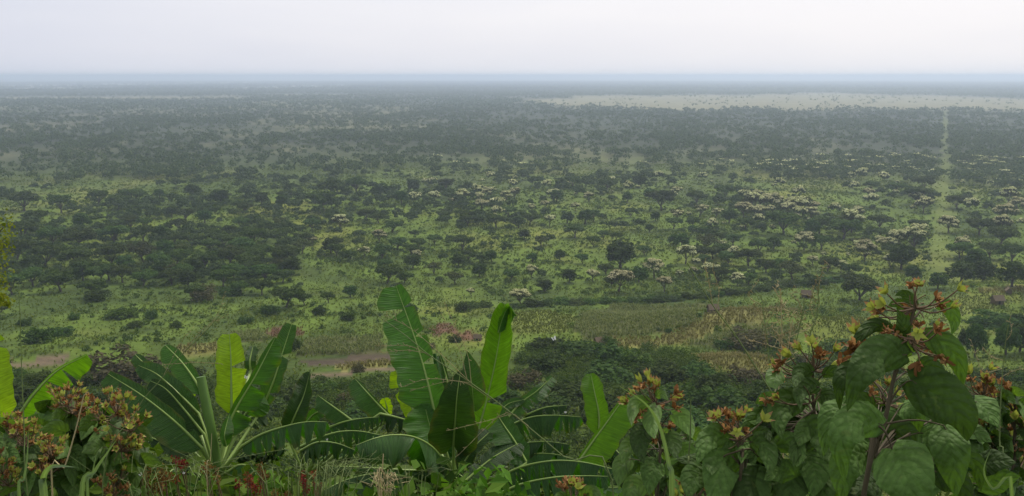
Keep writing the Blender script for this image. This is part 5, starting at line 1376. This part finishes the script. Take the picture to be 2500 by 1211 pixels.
def bent_blade(pts, hw, label, roll=0, fold=12, grp='broad grass blades'):
    P = pts3(pts)
    x, y = P[0][0], P[0][1]
    b = np.array([x, y, float(H(x, y))])
    o = root('grass_plant', b, label, 'grass', grp)
    g = Geo(); d = np.mean([p[2] for p in pts])
    Q = np.vstack([b * .5 + P[0] * .5, P])
    blade(g, Q, px2m(hw, d), px2m(hw, d), n=40, nv=3, mode='cam', roll=roll, fold=fold, prof='grass', sweep=0)
    tube(g, np.array([b, Q[0]]), .004, 5)
    g.obj('blade', M['grass_blade'], o, smooth=True)
bent_blade([(1640, 1225, 2.5), (1632, 1130, 2.5), (1610, 1040, 2.5), (1575, 985, 2.48), (1505, 938, 2.45)], 9, 'broad grass blade arching up left in front of the spotted-leaved shrub', roll=10)
bent_blade([(110, 1225, 3.2), (106, 1170, 3.2), (122, 1142, 3.15), (150, 1138, 3.1), (188, 1141, 3.05)], 13, 'broad grass blade folded over to the right at bottom left', roll=20)
bent_blade([(200, 1225, 3.2), (232, 1150, 3.2), (262, 1105, 3.2), (290, 1066, 3.2)], 9, 'straight grass blade slanting right at bottom left')
bent_blade([(215, 1225, 3.3), (225, 1160, 3.3), (238, 1095, 3.3)], 7, 'short upright grass blade at bottom left')
bent_blade([(48, 1225, 3.3), (58, 1170, 3.3), (66, 1120, 3.3), (70, 1040, 3.3)], 6, 'narrow upright grass blade at far bottom left')
bent_blade([(2470, 1222, 2.0), (2425, 1195, 2.0), (2402, 1150, 2.0), (2420, 1095, 2.0)], 8, 'curved grass blade in the bottom right corner')
bent_blade([(1662, 1225, 2.6), (1668, 1170, 2.6), (1665, 1130, 2.6), (1672, 1122, 2.58)], 7, 'pale bent grass blade beside the upright green stem')
bent_blade([(1860, 1225, 3.4), (1868, 1090, 3.4), (1875, 1010, 3.4), (1905, 955, 3.4)], 3, 'pale narrow grass blade behind the row of calyces')

# fine grass tufts along the bottom
def fine_grass(cx, by, d, n, spread, hgt, label, seed, mat='grass_green', lean=.5):
    rg = np.random.default_rng(seed)
    x = px2m(cx - CX, d); y = d * CP
    b = np.array([x, y, float(H(x, y))])
    o = root('grass_tuft', b, label, 'grass', 'fine grass tufts along the bottom edge')
    g = Geo()
    for _ in range(n):
        s = rg.normal(0, spread); le = rg.normal(lean, .5) * hgt
        p0 = b + rg.normal(0, .05, 3) * [1, 1, 0]
        p1 = P3(cx + s * .5, by, d + rg.normal(0, .2)); p2 = P3(cx + s + le * .5, by - hgt * rg.uniform(.4, .8), d + rg.normal(0, .25)); p3 = P3(cx + s + le * 1.2, by - hgt * rg.uniform(.7, 1.1), d + rg.normal(0, .3))
        tube(g, spline([p0, p1, p2, p3], 14), np.linspace(.0030, .0008, 14) * d / 4, 4)
    g.obj('blades', M[mat], o, smooth=True)
fine_grass(800, 1215, 4.2, 34, 60, 110, 'fine tuft of grass below the drooping banana leaves, left of centre', 1)
fine_grass(700, 1225, 4.6, 22, 60, 110, 'fine tuft of grass right of the red weed', 2, lean=.2)
fine_grass(450, 1225, 4.6, 16, 60, 130, 'fine tuft of grass in front of the left banana stem', 3, lean=.3)
fine_grass(1010, 1225, 4.8, 14, 60, 100, 'fine tuft of grass in front of the central banana stem', 4, lean=-.1)
fine_grass(940, 1225, 4.2, 12, 18, 70, 'dry pale tuft round the bleached feathery grass head', 5, mat='grass_straw', lean=.1)
fine_grass(350, 1225, 4.6, 16, 50, 110, 'fine tuft of grass between the left shrubs and the banana stem', 6, lean=.1)
fine_grass(1600, 1225, 3.6, 12, 60, 110, 'fine tuft of grass under the spotted-leaved shrub', 7, lean=0)

# red and orange weeds
def weed(cx, cy, d, rad, mat, label, seed):
    rg = np.random.default_rng(seed)
    x = px2m(cx - CX, d); y = d * CP
    b = np.array([x, y, float(H(x, y))])
    o = root('flowering_weed', b, label, 'weed', 'red and orange weeds at the foot of the bananas')
    g = Geo(); gs = Geo()
    for k in range(5):
        p = P3(cx + rg.normal(0, rad * .55), cy + rg.normal(0, rad * .55), d + rg.normal(0, .12))
        tube(gs, spline([b, b * .4 + p * .6 + rg.normal(0, .05, 3), p], 10), .0035, 5)
        n = 38; q = p + np.clip(rg.normal(0, 1, (n, 3)), -1.2, 1.2) * px2m(rad * .24, d) * [1, 1, 1.2]
        V, Q = leafquads(q, nrm(rg.normal(size=(n, 3))), px2m(rad * .18, d) * rg.uniform(.5, 1.2, n), rg, .45)
        g = Geo(); g.add(V, Q); g.obj('flower_head', M[mat], o)
    gs.obj('stem', M['stalk'], o, smooth=True)
for i, (cx, cy, d, rad, mat, lab) in enumerate(((440, 1150, 5.2, 26, 'red_weed', 'crimson weed left of the straw-coloured stalk'), (362, 1150, 5.0, 34, 'orange_weed', 'rusty weed beside the right edge of the left shrubs'), (400, 1190, 4.8, 36, 'orange_weed', 'broad rusty weed at the bottom edge, in front of the left bananas'),
    (520, 1160, 5.0, 26, 'orange_weed', 'yellow-brown weed round the short straw-coloured stalk'), (602, 1190, 5.0, 30, 'red_weed', 'dull red weed right of the left banana stem'), (745, 1168, 5.2, 24, 'red_weed', 'bright red weed under the drooping leaves, left of centre'), (772, 1190, 5.4, 14, 'red_weed', 'small purplish weed right of the bright red one'),
    (690, 1215, 4.8, 24, 'orange_weed', 'orange weed at the bottom edge below the bright red one'), (640, 1165, 5.2, 20, 'orange_weed', 'small orange weed above the dull red one'))):
    weed(cx, cy, d, rad, mat, lab, 400 + i)

# leafy undergrowth at the foot of the bananas
def undergrowth():
    rg = np.random.default_rng(12)
    spots = [(x, 1160 + rg.uniform(-15, 50), rg.uniform(11.5, 15)) for x in np.linspace(-40, 2540, 34)] + [(x, 1185 + rg.uniform(-25, 25), rg.uniform(6.5, 9)) for x in np.linspace(-30, 1560, 24)]
    meshes = []
    for s in range(4):
        r2 = np.random.default_rng(900 + s); g = Geo(); n = 1500
        u = nrm(r2.normal(size=(n, 3)) + [0, 0, .4]); u[:, 2] = np.abs(u[:, 2])
        lob = r2.normal(0, .22, (9, 3)) * [1, 1, .5]
        c = u * [.30, .30, .42] * r2.uniform(.4, 1.05, (n, 1)) + lob[r2.integers(0, 9, n)] + [0, 0, .45]
        V, Q = leafquads(c, nrm(u + r2.normal(0, .5, u.shape)), r2.uniform(.025, .05, n), r2, .55); g.add(V, Q, 0)
        for k in range(9): tube(g, spline([[0, 0, 0], lob[k] * .5 + [0, 0, .35], lob[k] + [0, 0, .55]], 5), .008, 4, 1)
        meshes.append(g.mesh('undergrowth_bush', [M['under'], M['bark']]))
    for i, (px, py, d) in enumerate(spots):
        top = P3(px, py, d); z = float(H(top[0], top[1]))
        h = max(.8, top[2] - z)
        o = bpy.data.objects.new('undergrowth_bush', meshes[i % 4]); COL.objects.link(o)
        o.location = (top[0], top[1], z); s = rg.uniform(1.6, 2.6)
        o.scale = (s, s, h); o.rotation_euler[2] = rg.uniform(0, 6.28)
        side = 'left' if px < 850 else ('middle' if px < 1600 else 'right')
        row = 'behind' if d > 10 else 'among'
        tag(o, f"dark leafy bush low {row} the foreground plants, in the {side} of the bottom edge", 'bush', f"undergrowth {row} the foreground plants, {side}")
undergrowth()

# ------------------------------------------------------------------ tree at the left edge, only its twigs reach into the picture
def edge_tree():
    d = 6.0
    tb = P3(-150, 700, d); b = np.array([tb[0], tb[1], float(H(tb[0], tb[1])) - .1])
    o = root('edge_tree', b, 'yellow-green twigs of a small tree at the left edge', 'tree')
    g = Geo(); top = P3(-120, 420, d)
    trunk = spline([b, (b + top) / 2 + [.1, 0, 0], top], 12); tube(g, trunk, np.linspace(.08, .02, 12), 8)
    rg = np.random.default_rng(4); L = Geo()
    tips = [(8, 556), (16, 580), (4, 535), (2, 600), (-8, 660), (6, 682), (-2, 700), (-30, 560), (-50, 620), (-60, 500), (-90, 450), (-160, 480), (-200, 560), (-110, 620), (-30, 690), (-40, 520), (4, 612), (-4, 636)] + [(rg.uniform(-260, -50), rg.uniform(380, 640)) for _ in range(22)]
    for (x, y) in tips:
        p = P3(x, y, d + rg.normal(0, .08)); k = np.argmin(np.abs(trunk[:, 2] - (p[2] - .25)))
        c = spline([trunk[k], (trunk[k] + p) / 2 + [0, 0, .06], p], 10); tube(g, c, np.linspace(.012, .003, 10), 5)
        n = 46; q = p + rg.normal(0, 1, (n, 3)) * [.028, .05, .030]
        V, Q = leafquads(q, nrm(rg.normal(size=(n, 3)) + [0, 0, .8]), rg.uniform(.009, .016, n), rg, .6); L.add(V, Q)
    # one drooping darker spray
    for (x, y) in ((-5, 722), (4, 735), (14, 742), (-14, 715)):
        q = P3(x, y, d) + rg.normal(0, 1, (30, 3)) * [.03, .03, .02]
        V, Q = leafquads(q, nrm(rg.normal(size=(30, 3)) + [0, 0, .6]), .02, rg, .5); L.add(V, Q)
    g.obj('trunk', M['bark'], o, smooth=True); L.obj('crown', M['edge_leaf'], o)
edge_tree()

# ------------------------------------------------------------------ white butterflies
def butterfly(px, py, d, span, label, tilt):
    p = P3(px, py, d)
    o = root('butterfly', p, label, 'butterfly', 'white butterflies')
    vd = nrm(np.array([0, 0, CAMZ]) - p); x = nrm(np.cross(vd, [0, 0, 1])) * -1; z = np.cross(vd, -x) * -1
    z = np.array([0, 0, 1.])
    a = R(tilt); X = x * math.cos(a) + z * math.sin(a); Z = z * math.cos(a) - x * math.sin(a)
    out = [(0, .05), (.25, .42), (.48, .46), (.5, .25), (.36, .06), (.42, -.12), (.32, -.32), (.14, -.34), (0, -.08)]
    for sgn in (-1, 1):
        g = Geo()
        V = [p + (X * sgn * u * (.75 if sgn < 0 else 1) + Z * v) * span + vd * abs(u) * span * .35 for u, v in out]
        c_ = p + (X * sgn * .25 + Z * .05) * span + vd * .12 * span
        V2 = V + [c_]; n = len(V)
        g.add(V2, [[i, i + 1, n] for i in range(n - 1)])
        g.obj('wing', M['white'], o)
    g = Geo(); tube(g, np.array([p + Z * .22 * span + vd * .005, p + vd * .006, p - Z * .26 * span + vd * .005]), np.array([.03, .045, .02]) * span, 6, cap=True)
    g.obj('body', M['black'], o, smooth=True)
butterfly(1352, 827, 7.0, .042, 'white butterfly over the crop fields, the largest one', 25)
butterfly(600, 921, 8.8, .040, 'white butterfly on the midrib of the slanting left banana leaf', -20)
butterfly(1380, 1007, 10.2, .030, 'tiny white butterfly just above the arching torn leaf right of centre', 10)
butterfly(343, 1159, 4.6, .020, 'white butterfly by the rusty weeds at bottom left', 30)
butterfly(448, 1155, 4.9, .016, 'tiny white butterfly beside the crimson weed', -30)
butterfly(798, 1073, 9.3, .026, 'tiny white butterfly in front of the pleated drooping leaf', 0)

# ------------------------------------------------------------------ small huts among the fields
M['thatch'] = simple('hut_roof', (0.125, 0.092, 0.055), .9, .35, 3)
M['mud'] = simple('hut_wall', (0.12, 0.09, 0.055), .95, .3, 3)
M['dark'] = simple('hut_door', (0.02, 0.018, 0.015), .9, .2, 3)
def hut(px, py, wpx, label, rot, rust=False):
    p = G1(px, py); dist = math.dist(p, (0, 0, CAMZ)); w_ = px2m(wpx, dist); l_ = w_ * .7
    o = root('hut', (0, 0, 0), label, 'hut', 'huts among the fields')
    hh = w_ * .42
    g = Geo(); a, b_ = w_ * .42, l_ * .42
    V = [(-a, -b_, -.3), (a, -b_, -.3), (a, b_, -.3), (-a, b_, -.3), (-a, -b_, hh), (a, -b_, hh), (a, b_, hh), (-a, b_, hh), (-a, 0, hh * 1.75), (a, 0, hh * 1.75)]
    g.add(V, [[0, 1, 5, 4], [1, 2, 6, 5], [2, 3, 7, 6], [3, 0, 4, 7]]); g.add(V, [[5, 6, 9], [7, 4, 8]])
    g.obj('wall', M['mud'], o)
    g = Geo(); A, B = w_ * .5, l_ * .56; r_ = hh * 1.85; e = hh * .86; t = .12
    for s in (-1, 1):
        V = [(-A, 0, r_), (A, 0, r_), (A, s * B, e), (-A, s * B, e)]
        V += [(x, y, z - t) for x, y, z in V]
        g.add(V, [[0, 1, 2, 3], [7, 6, 5, 4], [0, 4, 5, 1], [1, 5, 6, 2], [2, 6, 7, 3], [3, 7, 4, 0]])
    g.obj('roof', M['thatch'], o)
    g = Geo(); dw = w_ * .09
    V = [(x, y, z) for x in (-dw, dw) for y in (-b_ - .03, -b_ + .02) for z in (0, hh * .8)]
    g.add(V, [[0, 1, 3, 2], [4, 6, 7, 5], [0, 4, 5, 1], [2, 3, 7, 6], [1, 5, 7, 3], [0, 2, 6, 4]])
    g.obj('door', M['dark'], o)
    o.location = p; o.rotation_euler[2] = R(rot)
hut(1740, 763, 27, 'small hut with a rusty brown roof by the dark hedge, right of centre', 12)
hut(1968, 727, 24, 'small hut with a reddish roof below the hedge, above the spiky shrub', -14)
hut(2434, 742, 25, 'low brown-roofed hut on the grassy mound at far right', 8)
hut(1464, 842, 26, 'pale brown hut roof half sunk in bushes, right of the white butterfly', 20)
hut(1166, 831, 20, 'small pale hut beside the rust-red field patch', -10)
hut(2462, 716, 17, 'hut seen end-on at far right on the pale ridge', 70)
